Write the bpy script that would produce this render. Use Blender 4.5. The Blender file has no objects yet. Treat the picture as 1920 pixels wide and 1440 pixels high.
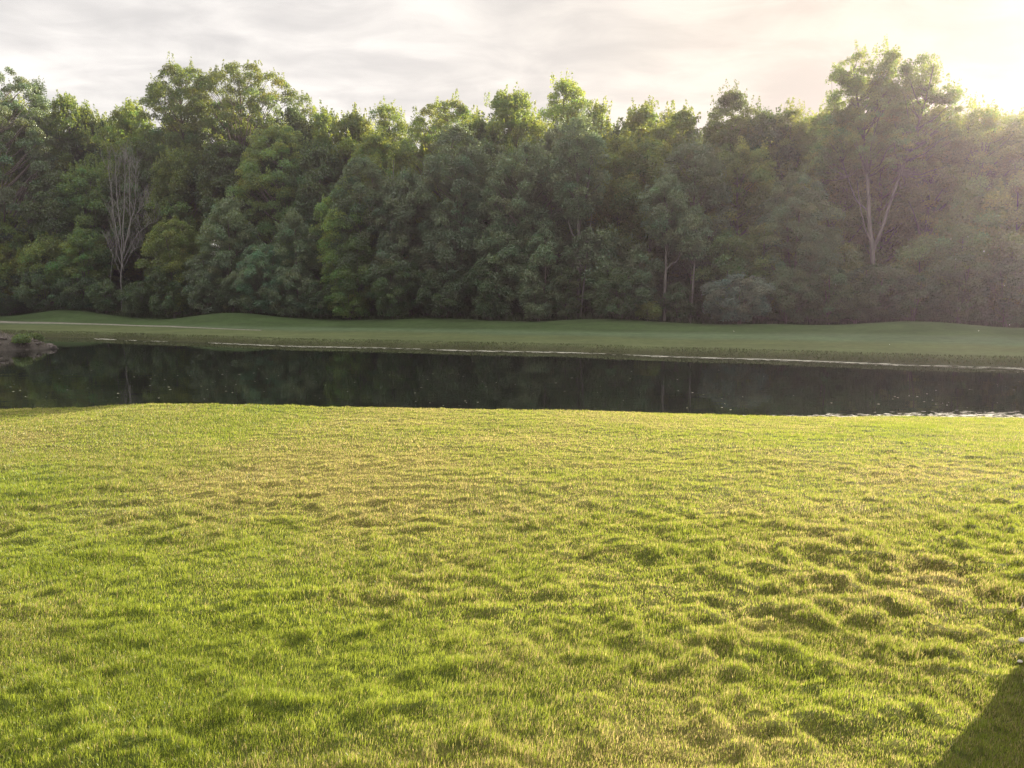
import bpy, math
import numpy as np
from mathutils import Vector

R = math.radians
scn = bpy.context.scene
col = scn.collection

# ------------------------------------------------------------------ camera maths
F = 1442.0                     # focal length in photo pixels (1920 wide)
PITCH = R(6.9)
CAMZ = 2.7
CP, SP = math.cos(PITCH), math.sin(PITCH)
SUN_AZ, SUN_EL = 46.5, 18.5


def ray(px, py):
    u, v = (px - 960) / F, (720 - py) / F
    return u, CP + v * SP, -SP + v * CP


def at_y(px, py, Y):
    d = ray(px, py)
    t = Y / d[1]
    return d[0] * t, Y, CAMZ + d[2] * t


def at_z(px, py, z):
    d = ray(px, py)
    t = (z - CAMZ) / d[2]
    return d[0] * t, d[1] * t, z


# ------------------------------------------------------------------ numpy noise
def _hash(ix, iy, seed):
    h = (ix.astype(np.int64) * 374761393 + iy.astype(np.int64) * 668265263 + seed * 974634721) & 0x7FFFFFFF
    h = ((h ^ (h >> 13)) * 1274126177) & 0x7FFFFFFF
    h = h ^ (h >> 16)
    return (h & 0xFFFF) / 32767.5 - 1.0


def vnoise(x, y, seed=0):
    x = np.asarray(x, float); y = np.asarray(y, float)
    ix, iy = np.floor(x), np.floor(y)
    fx, fy = x - ix, y - iy
    ux = fx * fx * fx * (fx * (fx * 6 - 15) + 10)
    uy = fy * fy * fy * (fy * (fy * 6 - 15) + 10)
    a = _hash(ix, iy, seed); b = _hash(ix + 1, iy, seed)
    c = _hash(ix, iy + 1, seed); d = _hash(ix + 1, iy + 1, seed)
    return (a * (1 - ux) + b * ux) * (1 - uy) + (c * (1 - ux) + d * ux) * uy


def fbm(x, y, seed=0, octaves=4, gain=0.5):
    s, amp, tot = 0.0, 1.0, 0.0
    ca, sa = math.cos(0.6), math.sin(0.6)
    for o in range(octaves):
        s = s + amp * vnoise(x, y, seed + o * 17)
        tot += amp
        amp *= gain
        x, y = (x * ca - y * sa) * 2.03 + 11.3, (x * sa + y * ca) * 2.03 + 4.7
    return s / tot


def sstep(a, b, x):
    t = np.clip((np.asarray(x, float) - a) / (b - a), 0, 1)
    return t * t * (3 - 2 * t)


# ------------------------------------------------------------------ mesh helpers
def make_mesh(name, verts, quads=None, tris=None, mat=None, colors=None, smooth=False):
    verts = np.ascontiguousarray(verts, np.float32).reshape(-1, 3)
    nq = 0 if quads is None else len(quads)
    nt = 0 if tris is None else len(tris)
    loops = []
    if nq: loops.append(np.asarray(quads, np.int32).ravel())
    if nt: loops.append(np.asarray(tris, np.int32).ravel())
    loops = np.concatenate(loops)
    starts = np.concatenate([np.arange(nq, dtype=np.int32) * 4, nq * 4 + np.arange(nt, dtype=np.int32) * 3])
    me = bpy.data.meshes.new(name)
    me.vertices.add(len(verts)); me.vertices.foreach_set('co', verts.ravel())
    me.loops.add(len(loops)); me.loops.foreach_set('vertex_index', loops)
    me.polygons.add(nq + nt); me.polygons.foreach_set('loop_start', starts)
    me.polygons.foreach_set('use_smooth', np.full(nq + nt, smooth, bool))
    me.update(calc_edges=True)
    if colors is not None:
        ca = me.color_attributes.new('col', 'FLOAT_COLOR', 'POINT')
        c = np.ones((len(verts), 4), np.float32); c[:, :3] = colors
        ca.data.foreach_set('color', c.ravel())
    if mat: me.materials.append(mat)
    return me


def link(name, me, parent=None, loc=None):
    o = bpy.data.objects.new(name, me)
    col.objects.link(o)
    if parent: o.parent = parent
    if loc is not None: o.location = loc
    return o


def tag(o, label=None, cat=None, group=None, kind=None):
    if label: o['label'] = label
    if cat: o['category'] = cat
    if group: o['group'] = group
    if kind: o['kind'] = kind
    return o


def tube(pts, rad, sides=6):
    """verts, quads of a tube through pts"""
    pts = np.asarray(pts, float); n = len(pts)
    tan = np.gradient(pts, axis=0)
    tan /= np.linalg.norm(tan, axis=1)[:, None] + 1e-9
    ref = np.array([0.31, 0.95, 0.05])
    a = np.cross(tan, ref); a /= np.linalg.norm(a, axis=1)[:, None] + 1e-9
    b = np.cross(tan, a)
    th = np.arange(sides) / sides * 2 * math.pi
    ring = a[:, None, :] * np.cos(th)[None, :, None] + b[:, None, :] * np.sin(th)[None, :, None]
    v = (pts[:, None, :] + ring * np.asarray(rad, float)[:, None, None]).reshape(-1, 3)
    i, j = np.meshgrid(np.arange(n - 1), np.arange(sides), indexing='ij')
    k = (j + 1) % sides
    q = np.stack([i * sides + j, i * sides + k, (i + 1) * sides + k, (i + 1) * sides + j], -1).reshape(-1, 4)
    return v, q


class Soup:
    def __init__(self): self.v, self.q, self.n = [], [], 0
    def add(self, v, q):
        self.v.append(v); self.q.append(np.asarray(q) + self.n); self.n += len(v)
    def box(self, x0, y0, z0, x1, y1, z1):
        v = np.array([[x, y, z] for z in (z0, z1) for y in (y0, y1) for x in (x0, x1)], float)
        self.add(v, [[0, 2, 3, 1], [4, 5, 7, 6], [0, 1, 5, 4], [2, 6, 7, 3], [0, 4, 6, 2], [1, 3, 7, 5]])
    def mesh(self, name, mat, smooth=False):
        return make_mesh(name, np.concatenate(self.v), quads=np.concatenate(self.q), mat=mat, smooth=smooth)


# ------------------------------------------------------------------ materials
def new_mat(name):
    m = bpy.data.materials.new(name); m.use_nodes = True
    nt = m.node_tree; nt.nodes.clear()
    out = nt.nodes.new('ShaderNodeOutputMaterial')
    return m, nt, nt.nodes, nt.links, out


def leaf_material(name, rgb, trans_rgb, trans=0.4, gloss=0.06, rough=0.45):
    m, nt, N, L, out = new_mat(name)
    at = N.new('ShaderNodeAttribute'); at.attribute_name = 'col'
    def mul(c):
        x = N.new('ShaderNodeMix'); x.data_type = 'RGBA'; x.blend_type = 'MULTIPLY'
        x.inputs['Factor'].default_value = 1
        L.new(at.outputs['Color'], x.inputs['A']); x.inputs['B'].default_value = (*c, 1)
        return x.outputs['Result']
    d = N.new('ShaderNodeBsdfDiffuse'); L.new(mul(rgb), d.inputs['Color'])
    t = N.new('ShaderNodeBsdfTranslucent'); L.new(mul(trans_rgb), t.inputs['Color'])
    g = N.new('ShaderNodeBsdfGlossy'); g.inputs['Roughness'].default_value = rough
    g.inputs['Color'].default_value = (0.9, 0.95, 0.9, 1)
    m1 = N.new('ShaderNodeMixShader'); m1.inputs[0].default_value = trans
    L.new(d.outputs[0], m1.inputs[1]); L.new(t.outputs[0], m1.inputs[2])
    m2 = N.new('ShaderNodeMixShader'); m2.inputs[0].default_value = gloss
    L.new(m1.outputs[0], m2.inputs[1]); L.new(g.outputs[0], m2.inputs[2])
    L.new(m2.outputs[0], out.inputs['Surface'])
    return m


def rough_material(name, c1, c2, scale=4.0, bump=0.3, use_attr=False, rough=0.9, stretch=(1, 1, 1), bump_dist=0.02):
    m, nt, N, L, out = new_mat(name)
    p = N.new('ShaderNodeBsdfPrincipled'); p.inputs['Roughness'].default_value = rough
    p.inputs['Specular IOR Level'].default_value = 0.05
    tc = N.new('ShaderNodeTexCoord'); mp = N.new('ShaderNodeMapping')
    mp.inputs['Scale'].default_value = stretch
    L.new(tc.outputs['Object'], mp.inputs['Vector'])
    n = N.new('ShaderNodeTexNoise'); n.inputs['Scale'].default_value = scale
    n.inputs['Detail'].default_value = 8; n.inputs['Roughness'].default_value = 0.65
    L.new(mp.outputs[0], n.inputs['Vector'])
    cr = N.new('ShaderNodeValToRGB')
    cr.color_ramp.elements[0].position = 0.32; cr.color_ramp.elements[1].position = 0.68
    cr.color_ramp.elements[0].color = (*c1, 1); cr.color_ramp.elements[1].color = (*c2, 1)
    L.new(n.outputs['Fac'], cr.inputs['Fac'])
    src = cr.outputs['Color']
    if use_attr:
        at = N.new('ShaderNodeAttribute'); at.attribute_name = 'col'
        x = N.new('ShaderNodeMix'); x.data_type = 'RGBA'; x.blend_type = 'MULTIPLY'
        x.inputs['Factor'].default_value = 1
        L.new(at.outputs['Color'], x.inputs['A']); L.new(src, x.inputs['B'])
        src = x.outputs['Result']
    L.new(src, p.inputs['Base Color'])
    b = N.new('ShaderNodeBump'); b.inputs['Strength'].default_value = bump
    b.inputs['Distance'].default_value = bump_dist
    L.new(n.outputs['Fac'], b.inputs['Height']); L.new(b.outputs[0], p.inputs['Normal'])
    L.new(p.outputs[0], out.inputs['Surface'])
    return m


M = {}
# foliage of the different kinds of tree
M['maple'] = leaf_material('maple_leaf', (0.088, 0.148, 0.042), (0.48, 0.50, 0.050), 0.42)
M['oak'] = leaf_material('oak_leaf', (0.088, 0.140, 0.052), (0.46, 0.48, 0.055), 0.40)
M['poplar'] = leaf_material('poplar_leaf', (0.094, 0.144, 0.066), (0.26, 0.32, 0.08), 0.34, 0.09)
M['willow'] = leaf_material('willow_leaf', (0.105, 0.145, 0.064), (0.20, 0.23, 0.06), 0.36)
M['lime'] = leaf_material('lime_leaf', (0.105, 0.150, 0.030), (0.26, 0.32, 0.04), 0.40)
M['silver'] = leaf_material('silver_leaf', (0.17, 0.20, 0.14), (0.16, 0.19, 0.10), 0.3)
M['dark'] = leaf_material('dark_leaf', (0.052, 0.095, 0.036), (0.2, 0.26, 0.035), 0.32)
M['bark'] = rough_material('grey_bark', (0.10, 0.085, 0.075), (0.24, 0.215, 0.19), 6, 0.6, stretch=(1, 1, 0.15))
M['pale_bark'] = rough_material('pale_bark', (0.09, 0.085, 0.08), (0.22, 0.205, 0.19), 5, 0.5, stretch=(1, 1, 0.2))
M['dead_bark'] = rough_material('dead_bark', (0.15, 0.145, 0.14), (0.31, 0.295, 0.285), 6, 0.5, stretch=(1, 1, 0.2))
M['lawn_soil'] = rough_material('lawn_thatch', (0.035, 0.045, 0.014), (0.095, 0.10, 0.030), 9, 0.6, use_attr=True)
M['fairway'] = rough_material('mown_turf', (0.80, 0.85, 0.80), (1.15, 1.12, 1.1), 2.2, 0.35, use_attr=True, bump_dist=0.05)
M['grass'] = leaf_material('lawn_blade', (1, 1, 1), (2.15, 1.85, 1.35), 0.52, 0.03, 0.42)
M['weed'] = leaf_material('bank_weed', (1, 1, 1), (1.3, 1.3, 0.9), 0.3, 0.03)
M['stone'] = rough_material('bank_stone', (0.075, 0.066, 0.060), (0.18, 0.16, 0.15), 3, 0.5)
M['path'] = rough_material('path_gravel', (0.16, 0.155, 0.125), (0.25, 0.24, 0.20), 3, 0.3)
M['glint'] = rough_material('pale_glint', (0.50, 0.48, 0.40), (0.80, 0.78, 0.70), 14, 0.1, rough=0.6)  # pale colour standing in for light glinting off ripples
M['speck'] = rough_material('floating_fleck', (0.45, 0.47, 0.30), (0.80, 0.80, 0.62), 20, 0.1, rough=0.5)
M['fluff'] = leaf_material('seed_fluff', (0.75, 0.75, 0.72), (0.7, 0.7, 0.66), 0.6, 0.0)
M['twig'] = rough_material('dry_twig', (0.38, 0.31, 0.22), (0.60, 0.52, 0.40), 12, 0.4)


def brick_material():
    m, nt, N, L, out = new_mat('house_brick')
    p = N.new('ShaderNodeBsdfPrincipled'); p.inputs['Roughness'].default_value = 0.9
    tc = N.new('ShaderNodeTexCoord')
    mp = N.new('ShaderNodeMapping'); mp.inputs['Rotation'].default_value = (R(90), 0, 0)
    L.new(tc.outputs['Object'], mp.inputs['Vector'])
    b = N.new('ShaderNodeTexBrick'); b.inputs['Scale'].default_value = 4.0
    b.inputs['Color1'].default_value = (0.28, 0.13, 0.09, 1); b.inputs['Color2'].default_value = (0.20, 0.09, 0.07, 1)
    b.inputs['Mortar'].default_value = (0.45, 0.42, 0.38, 1)
    L.new(mp.outputs[0], b.inputs['Vector']); L.new(b.outputs['Color'], p.inputs['Base Color'])
    L.new(p.outputs[0], out.inputs['Surface'])
    return m


M['brick'] = brick_material()
M['roof'] = rough_material('roof_shingle', (0.05, 0.045, 0.04), (0.12, 0.11, 0.10), 6, 0.5)
M['white'] = rough_material('white_trim', (0.72, 0.72, 0.70), (0.82, 0.82, 0.80), 3, 0.05)


def glass_material():
    m, nt, N, L, out = new_mat('window_glass')
    p = N.new('ShaderNodeBsdfPrincipled'); p.inputs['Base Color'].default_value = (0.02, 0.025, 0.03, 1)
    p.inputs['Roughness'].default_value = 0.03
    L.new(p.outputs[0], out.inputs['Surface'])
    return m


M['glass'] = glass_material()


def water_material():
    m, nt, N, L, out = new_mat('pond_water')
    p = N.new('ShaderNodeBsdfPrincipled')
    p.inputs['Base Color'].default_value = (0.010, 0.013, 0.009, 1)
    p.inputs['Roughness'].default_value = 0.02; p.inputs['IOR'].default_value = 1.33
    tc = N.new('ShaderNodeTexCoord')
    def layer(scale, stretch, rot, det):
        mp = N.new('ShaderNodeMapping'); mp.inputs['Scale'].default_value = stretch
        mp.inputs['Rotation'].default_value = (0, 0, R(rot))
        L.new(tc.outputs['Object'], mp.inputs['Vector'])
        n = N.new('ShaderNodeTexNoise'); n.inputs['Scale'].default_value = scale; n.inputs['Detail'].default_value = det
        L.new(mp.outputs[0], n.inputs['Vector'])
        return n.outputs['Fac']
    a = layer(0.8, (0.45, 1, 1), 18, 3)
    c = layer(5.0, (0.5, 1, 1), 18, 2)
    mx = N.new('ShaderNodeMath'); mx.operation = 'MULTIPLY_ADD'; mx.inputs[1].default_value = 0.12
    L.new(c, mx.inputs[0]); L.new(a, mx.inputs[2])
    b = N.new('ShaderNodeBump'); b.inputs['Strength'].default_value = 0.05; b.inputs['Distance'].default_value = 0.12
    L.new(mx.outputs[0], b.inputs['Height']); L.new(b.outputs[0], p.inputs['Normal'])
    L.new(p.outputs[0], out.inputs['Surface'])
    return m


M['water'] = water_material()

# ------------------------------------------------------------------ terrain
WATER = -1.0


def far_shore(x):
    return 47.6 - 0.38 * x + 0.5 * np.sin(x * 0.17 + 1.0) + 0.25 * np.sin(x * 0.51)


EDGE_X = np.array([-60, -30, -12.9, -11, -9.2, -7.6, -4.6, 0, 5.0, 8.0, 14.4, 30, 60])
EDGE_Y = np.array([19, 19, 19.4, 19.4, 19.4, 19.5, 19.8, 20.5, 21.4, 21.7, 21.8, 21, 18.0])
EDGE_Z = np.array([-0.3, -0.3, -0.31, -0.25, -0.16, -0.22, -0.32, -0.50, -0.75, -0.86, -0.95, -0.9, -0.6])


def pond_mask(x):
    return sstep(72, 60, np.abs(x))


def tussock(x, y):
    """0..1, irregular clumps of longer turf"""
    wx = x + 0.12 * vnoise(x * 3.1, y * 3.1, 59); wy = y + 0.12 * vnoise(x * 3.1 + 40, y * 3.1, 60)
    a = 0.75 * vnoise(wx * 3.3 + 31, wy * 4.4 + 3, 57) + 0.85 * vnoise(wx * 6.2, wy * 7.8, 58) + 0.5 * vnoise(wx * 10.5, wy * 13, 56)
    return sstep(-0.05, 1.05, a)


def lump(x, y):
    """uneven lawn surface, metres"""
    a = fbm(x * 1.7 + 5, y * 2.4, 3, 2)
    b = vnoise(x * 5.2, y * 7.5 + 9, 7)
    c = vnoise(x * 0.45, y * 0.45, 21)
    amp = np.clip(0.80 + 0.35 * vnoise(x * 0.3 + 3, y * 0.3, 31), 0.4, 1.2)
    calm = 1 - 0.5 * sstep(9, 14, y - 0.12 * x)
    return amp * calm * (0.030 * a + 0.022 * b + 0.008 * vnoise(x * 9, y * 12, 77) + 0.043 * tussock(x, y)) + 0.03 * c


def z_near(x, y):
    x = np.asarray(x, float); y = np.asarray(y, float)
    ye = np.interp(x, EDGE_X, EDGE_Y); ze = np.interp(x, EDGE_X, EDGE_Z)
    t = np.clip((y - 9.5) / (ye - 9.5), 0, 1)
    z = ze * t ** 1.5
    over = np.clip(y - ye, 0, None)
    drop = np.where(over < 0.3, over * over * 1.2, 0.108 + (over - 0.3) * 0.72)
    z = z - np.minimum(drop, 1.9)
    z = np.where(y > ye, np.maximum(z, -2.4), z)
    m = pond_mask(x)
    z = np.where(y > ye, z * m + (1 - m) * -0.4, z)
    fade = sstep(0.6, -0.2, y - ye)
    return z + lump(x, y) * (0.15 + 0.85 * fade)


def shore_t(x, y):
    return (y - far_shore(x)) * 0.95


# mounds: centre px, distance beyond shore, height, half-length, half-depth
MOUNDS = []
for px, t_, h, a, b in ((125, 12.0, 0.62, 5.2, 2.3), (435, 11.0, 0.55, 5.5, 2.4), (820, 12, 0.22, 5, 2), (1130, 12, 0.30, 5, 2.2),
                        (1720, 11, 0.38, 4.5, 2.2), (960, 9, 0.12, 6, 2), (1420, 10, 0.2, 4, 2), (-150, 12, 0.5, 6, 2.5)):
    k = (px - 960) / F
    Y = (49.6 + t_ / 0.95) / (1 + 0.33 * k)
    MOUNDS.append((k * Y, Y, h, a, b))


def z_far(x, y):
    x = np.asarray(x, float); y = np.asarray(y, float)
    t = shore_t(x, y)
    bank = np.where(t < 0, np.maximum(WATER + t * 0.35, -2.4), WATER + 0.42 * sstep(-0.3, 1.1, t))
    rise = 0.80 * sstep(0.5, 17, t)
    z = bank + np.where(t > 0, rise, 0)
    z = z + 0.03 * fbm(x * 0.3, y * 0.3, 51, 3) * sstep(0.5, 3, t)
    for mx, my, h, a, b in MOUNDS:
        dx, dy = x - mx, y - my
        al = (dx + -0.33 * dy) / 1.05; ac = (dy + 0.33 * dx) / 1.05
        z = z + 1.3 * h * np.exp(-(al / a) ** 2 - (ac / b) ** 2)
    m = pond_mask(x)
    return np.where(t < 0.5, z * m + (1 - m) * -0.4, z)


def grid(xs, ys_of, zf, rows):
    X = np.repeat(xs[None, :], len(rows), 0)
    Y = ys_of(X, np.repeat(rows[:, None], len(xs), 1))
    Z = zf(X, Y)
    v = np.stack([X, Y, Z], -1).reshape(-1, 3)
    nr, nc = len(rows), len(xs)
    i, j = np.meshgrid(np.arange(nr - 1), np.arange(nc - 1), indexing='ij')
    a = i * nc + j
    q = np.stack([a, a + 1, a + nc + 1, a + nc], -1).reshape(-1, 4)
    return v, q, X, Y, Z


def mid(x):
    return 0.5 * (np.interp(x, EDGE_X, EDGE_Y) + np.maximum(far_shore(x), np.interp(x, EDGE_X, EDGE_Y) + 2))


def patch_colour(x, y):
    """0 = fresh green turf, 1 = straw coloured turf"""
    d = 0.40 + 0.55 * fbm(x * 0.33 + 2, y * 0.33 + 7, 61, 3) + 0.30 * fbm(x * 1.5, y * 1.5, 71, 2)
    for cx, cy, rx, ry, s in ((-2.9, 10.2, 2.4, 2.2, 0.80), (0.6, 12.5, 3.0, 1.8, 0.32), (-4.6, 5.4, 1.3, 0.8, 0.28), (4.4, 6.6, 1.2, 1.0, 0.35),
                              (1.2, 4.3, 0.7, 0.4, 0.4), (-3.5, 13.5, 5, 2.5, 0.2), (4.2, 4.4, 1.0, 1.0, 0.1)):
        d = d + s * np.exp(-((x - cx) / rx) ** 2 - ((y - cy) / ry) ** 2)
    d = d - 0.30 * np.exp(-((x + 4.2) / 2.6) ** 2 - ((y - 7.3) / 1.6) ** 2) - 0.22 * np.exp(-((x - 0.3) / 2.5) ** 2 - ((y - 5.2) / 1.0) ** 2)
    return np.clip(d, 0, 1)


GREEN = np.array([0.185, 0.245, 0.040])
DEEP = np.array([0.115, 0.165, 0.022])
STRAW = np.array([0.320, 0.300, 0.165])

xs = np.concatenate([np.linspace(-150, -20, 27), np.arange(-19, 19.01, 0.06), np.linspace(20, 150, 27)])
rows = np.concatenate([np.linspace(-60, 1.5, 24), np.concatenate([np.arange(2.0, 10.0, 0.06), np.arange(10.0, 24.0, 0.1)])])
rl = (rows - rows[0]) / (24.0 - rows[0])


def lawn_y(X, Rw):
    # metric rows up to y=17, then stretched to mid pond
    m = mid(X)
    return np.where(Rw <= 17, Rw, 17 + (np.minimum(Rw, 24) - 17) * (m - 17) / (rows[-1] - 17))


v, q, X, Y, Z = grid(xs, lawn_y, z_near, rows)
v[:, 2] -= 0.012
pc = patch_colour(X, Y)[..., None]
lc = (1.0 - pc) * np.array([0.9, 1.05, 0.8]) + pc * np.array([1.7, 1.35, 1.3])
lawn = link('lawn', make_mesh('lawn', v, quads=q, mat=M['lawn_soil'], colors=lc.reshape(-1, 3), smooth=True))
tag(lawn, kind='structure')

xs2 = np.concatenate([np.linspace(-150, -92, 16), np.arange(-90, 70.1, 0.6), np.linspace(72, 150, 20)])
rows2 = np.concatenate([np.linspace(0, 1, 8)[:-1] - 1, np.arange(0, 26, 0.30) + 0.0, np.linspace(26, 100, 26)])


def far_y(X, Rw):
    m = mid(X); s = np.maximum(far_shore(X), np.interp(X, EDGE_X, EDGE_Y) + 2.2)
    return np.where(Rw < 0, m + (s - 0.4 - m) * (Rw + 1), np.where(Rw <= 26, s - 0.4 + Rw, s + 25.6 + (Rw - 26) / 74 * (163 - (s + 25.6))))


v, q, X, Y, Z = grid(xs2, far_y, z_far, rows2)
T = shore_t(X, Y)
n1 = fbm(X * 0.25, Y * 0.6, 81, 3)[..., None]
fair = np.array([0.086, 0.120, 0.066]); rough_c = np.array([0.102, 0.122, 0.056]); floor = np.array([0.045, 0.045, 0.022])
mud = np.array([0.060, 0.065, 0.032]); mound_c = np.array([0.058, 0.088, 0.036])
w_r = sstep(7.5, 5.0, T + 0.6 * vnoise(X * 0.2, Y * 0.2, 5))[..., None]
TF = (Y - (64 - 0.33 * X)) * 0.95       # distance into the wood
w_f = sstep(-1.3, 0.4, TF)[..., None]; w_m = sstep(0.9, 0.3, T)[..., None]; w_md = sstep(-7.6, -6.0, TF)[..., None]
fc = fair * (1 - w_r) + rough_c * w_r
fc = fc * (1 - w_md) + mound_c * w_md
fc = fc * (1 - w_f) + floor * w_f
fc = fc * (1 - w_m) + mud * w_m
n2 = fbm(X * 0.9, Y * 2.2, 83, 3)[..., None]
stripe = (np.tanh(np.sin(T * 2 * math.pi / 3.4) * 3) * sstep(4, 6, T) * sstep(12, 10, T))[..., None]
fc = fc * (1 + 0.20 * n1 + 0.14 * n2 + 0.05 * stripe)
fairway = link('fairway', make_mesh('fairway', v, quads=q, mat=M['fairway'], colors=fc.reshape(-1, 3), smooth=True))
tag(fairway, kind='structure')

# pond surface
v = np.array([[-78, 14, WATER], [76, 14, WATER], [76, 92, WATER], [-78, 92, WATER]], float)
water = link('pond_water', make_mesh('pond_water', v, quads=[[0, 1, 2, 3]], mat=M['water']))
tag(water, kind='structure')

# cart path across the fairway
pp = [(-260, 598, -0.25), (0, 604, -0.28), (230, 609.5, -0.32), (420, 617, -0.38), (700, 627.5, -0.42), (1000, 637, -0.45), (1300, 646, -0.47), (1600, 654, -0.49), (1920, 662, -0.5), (2150, 668, -0.5)]
def far_pt(a, b, z):
    for _ in range(12):
        p = at_z(a, b, z); z = 0.5 * z + 0.5 * float(z_far(np.array([p[0]]), np.array([p[1]]))[0])
    return p[:2]


P = np.array([far_pt(a, b, z) for a, b, z in pp])
s = np.linspace(0, 3.3, 240); si = np.arange(len(P))
px_, py_ = np.interp(s, si, P[:, 0]), np.interp(s, si, P[:, 1])
ker = np.hanning(25); ker /= ker.sum()
px_ = np.convolve(np.pad(px_, 12, 'edge'), ker, 'valid'); py_ = np.convolve(np.pad(py_, 12, 'edge'), ker, 'valid')
tx, ty = np.gradient(px_), np.gradient(py_)
ln = np.hypot(tx, ty); nx, ny = -ty / ln, tx / ln
vs = []
wv = (0.42 + 0.16 * np.sin(s * 2.1)) * (1 - 0.85 * sstep(2.2, 3.2, s))
for off, dz in ((-1.0, -0.06), (-0.95, 0.03), (-0.3, 0.045), (0.3, 0.045), (0.95, 0.03), (1.0, -0.06)):
    ax, ay = px_ + nx * off * wv, py_ + ny * off * wv
    vs.append(np.stack([ax, ay, z_far(ax, ay) + dz], -1))
vs = np.stack(vs, 1)
i, j = np.meshgrid(np.arange(239), np.arange(5), indexing='ij')
a = i * 6 + j
q = np.stack([a, a + 1, a + 7, a + 6], -1).reshape(-1, 4)
tag(link('path', make_mesh('path', vs.reshape(-1, 3), quads=q, mat=M['path'], smooth=True)), kind='structure')

# ------------------------------------------------------------------ lawn grass
rng = np.random.default_rng(12)


def blades(x, y, h, w, rgb, lean, zf, seg, dirx=None):
    n = len(x)
    r = np.random.default_rng(n)
    z = zf(x, y) - 0.004
    th = r.uniform(0, 2 * math.pi, n)                       # facing of the blade
    ax, ay = np.cos(th), np.sin(th)
    ph = r.uniform(0, 2 * math.pi, n)
    lx = np.cos(ph) * lean + (0 if dirx is None else dirx[0]); ly = np.sin(ph) * lean + (0 if dirx is None else dirx[1])
    base = np.stack([x, y, z], -1)
    side = np.stack([ax, ay, np.zeros(n)], -1) * (w * 0.5)[:, None]
    L = np.stack([lx, ly, np.zeros(n)], -1)
    up = np.array([0, 0, 1.0])
    cu = np.sqrt(np.clip(1 - (lx * lx + ly * ly) * 0.5, 0.15, 1))
    tip = base + (L * h[:, None]) + up * (h * cu)[:, None]
    if seg == 2:
        midp = base + L * (h * 0.32)[:, None] + up * (h * 0.58)[:, None]
        V = np.stack([base - side, base + side, midp + side * 0.8, midp - side * 0.8, tip], 1).reshape(-1, 3)
        o = np.arange(n) * 5
        Q = np.stack([o, o + 1, o + 2, o + 3], -1); Tt = np.stack([o + 3, o + 2, o + 4], -1)
        C = np.repeat(rgb, 5, 0); k = np.tile([0.72, 0.72, 1, 1, 1.12], n)[:, None]
        return V, Q, Tt, C
    V = np.stack([base - side, base + side, tip], 1).reshape(-1, 3)
    o = np.arange(n) * 3
    return V, np.zeros((0, 4), int), np.stack([o, o + 1, o + 2], -1), np.repeat(rgb, 3, 0)


def turf(x, y, r):
    n = len(x)
    pc = patch_colour(x, y)
    tall = np.clip(0.5 + 0.9 * fbm(x * 1.1 + 4, y * 1.1, 91, 2), 0, 1)
    dry = r.random(n) < (0.07 + 0.60 * pc)
    g = GREEN + (DEEP - GREEN) * np.clip(tall * 0.6 + r.normal(0, 0.25, n), 0, 1)[:, None]
    rgb = np.where(dry[:, None], STRAW * r.uniform(0.6, 1.1, n)[:, None], g)
    rgb = rgb * r.uniform(0.75, 1.25, n)[:, None]
    return rgb, tall, pc


def inside(x, y):
    ye = np.interp(x, EDGE_X, EDGE_Y)
    return (np.abs(x) < 0.72 * y + 2.2) & (y < ye + 0.9) & ~((x > 4.7) & (y < 6.35))


Vs, Qs, Ts, Cs, nv = [], [], [], [], 0
for (y0, y1, dens, wid, hh, seg) in ((2.2, 6.0, 15000, 0.0030, 0.036, 2), (6.0, 9.0, 8600, 0.0042, 0.037, 2), (9.0, 13.0, 3900, 0.0062, 0.037, 1), (13.0, 23.0, 1900, 0.0095, 0.036, 1)):
    xm = 0.72 * y1 + 2.2
    n = int((y1 - y0) * 2 * xm * dens)
    x = rng.uniform(-xm, xm, n); y = rng.uniform(y0, y1, n)
    k = inside(x, y)
    x, y = x[k], y[k]
    # clumping: thin the turf between tussocks
    keep = rng.random(len(x)) < np.clip(0.85 + 0.5 * fbm(x * 5, y * 5, 15, 2), 0.6, 1)
    x, y = x[keep], y[keep]
    rgb, tall, pc = turf(x, y, rng)
    n = len(x)
    h = hh * (0.66 + 0.40 * tall + 0.62 * tussock(x, y) * (1 - 0.4 * sstep(9, 14, y))) * (1.1 - 0.35 * pc) * rng.uniform(0.6, 1.35, n)
    w = wid * rng.uniform(0.7, 1.3, n)
    lean = rng.uniform(0.08, 0.58, n)
    dx = 0.12 * vnoise(x * 0.8, y * 0.8, 41) + 0.08; dy = 0.14 * vnoise(x * 0.8 + 50, y * 0.8, 43)
    V, Q, Tt, C = blades(x, y, h, w, rgb, lean, z_near, seg, (dx, dy))
    Vs.append(V); Qs.append(Q + nv); Ts.append(Tt + nv); Cs.append(C); nv += len(V)
me = make_mesh('grass', np.concatenate(Vs), quads=np.concatenate(Qs), tris=np.concatenate(Ts), mat=M['grass'], colors=np.concatenate(Cs))
tag(link('grass', me), 'short tufted lawn grass, sunlit green with straw patches', 'grass', kind='stuff')
del Vs, Qs, Ts, Cs

# weeds on the far bank and rough grass along the foot of the wood
def strip(n, tlo, thi, xlo, xhi, h, w, rgbs, r, wood=False):
    x = r.uniform(xlo, xhi, n); t = r.uniform(tlo, thi, n)
    y = (64 - 0.33 * x if wood else far_shore(x)) + t / 0.95
    rgb = np.array(rgbs)[r.integers(0, len(rgbs), n)] * r.uniform(0.7, 1.3, n)[:, None]
    hs = h * r.uniform(0.4, 1.2, n) * np.clip(0.8 + 0.7 * fbm(x * 0.5, y * 0.2, 33, 3), 0.2, 1.5)
    return blades(x, y, hs, w * r.uniform(0.6, 1.4, n), rgb, r.uniform(0.1, 0.5, n), z_far, 1)


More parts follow.
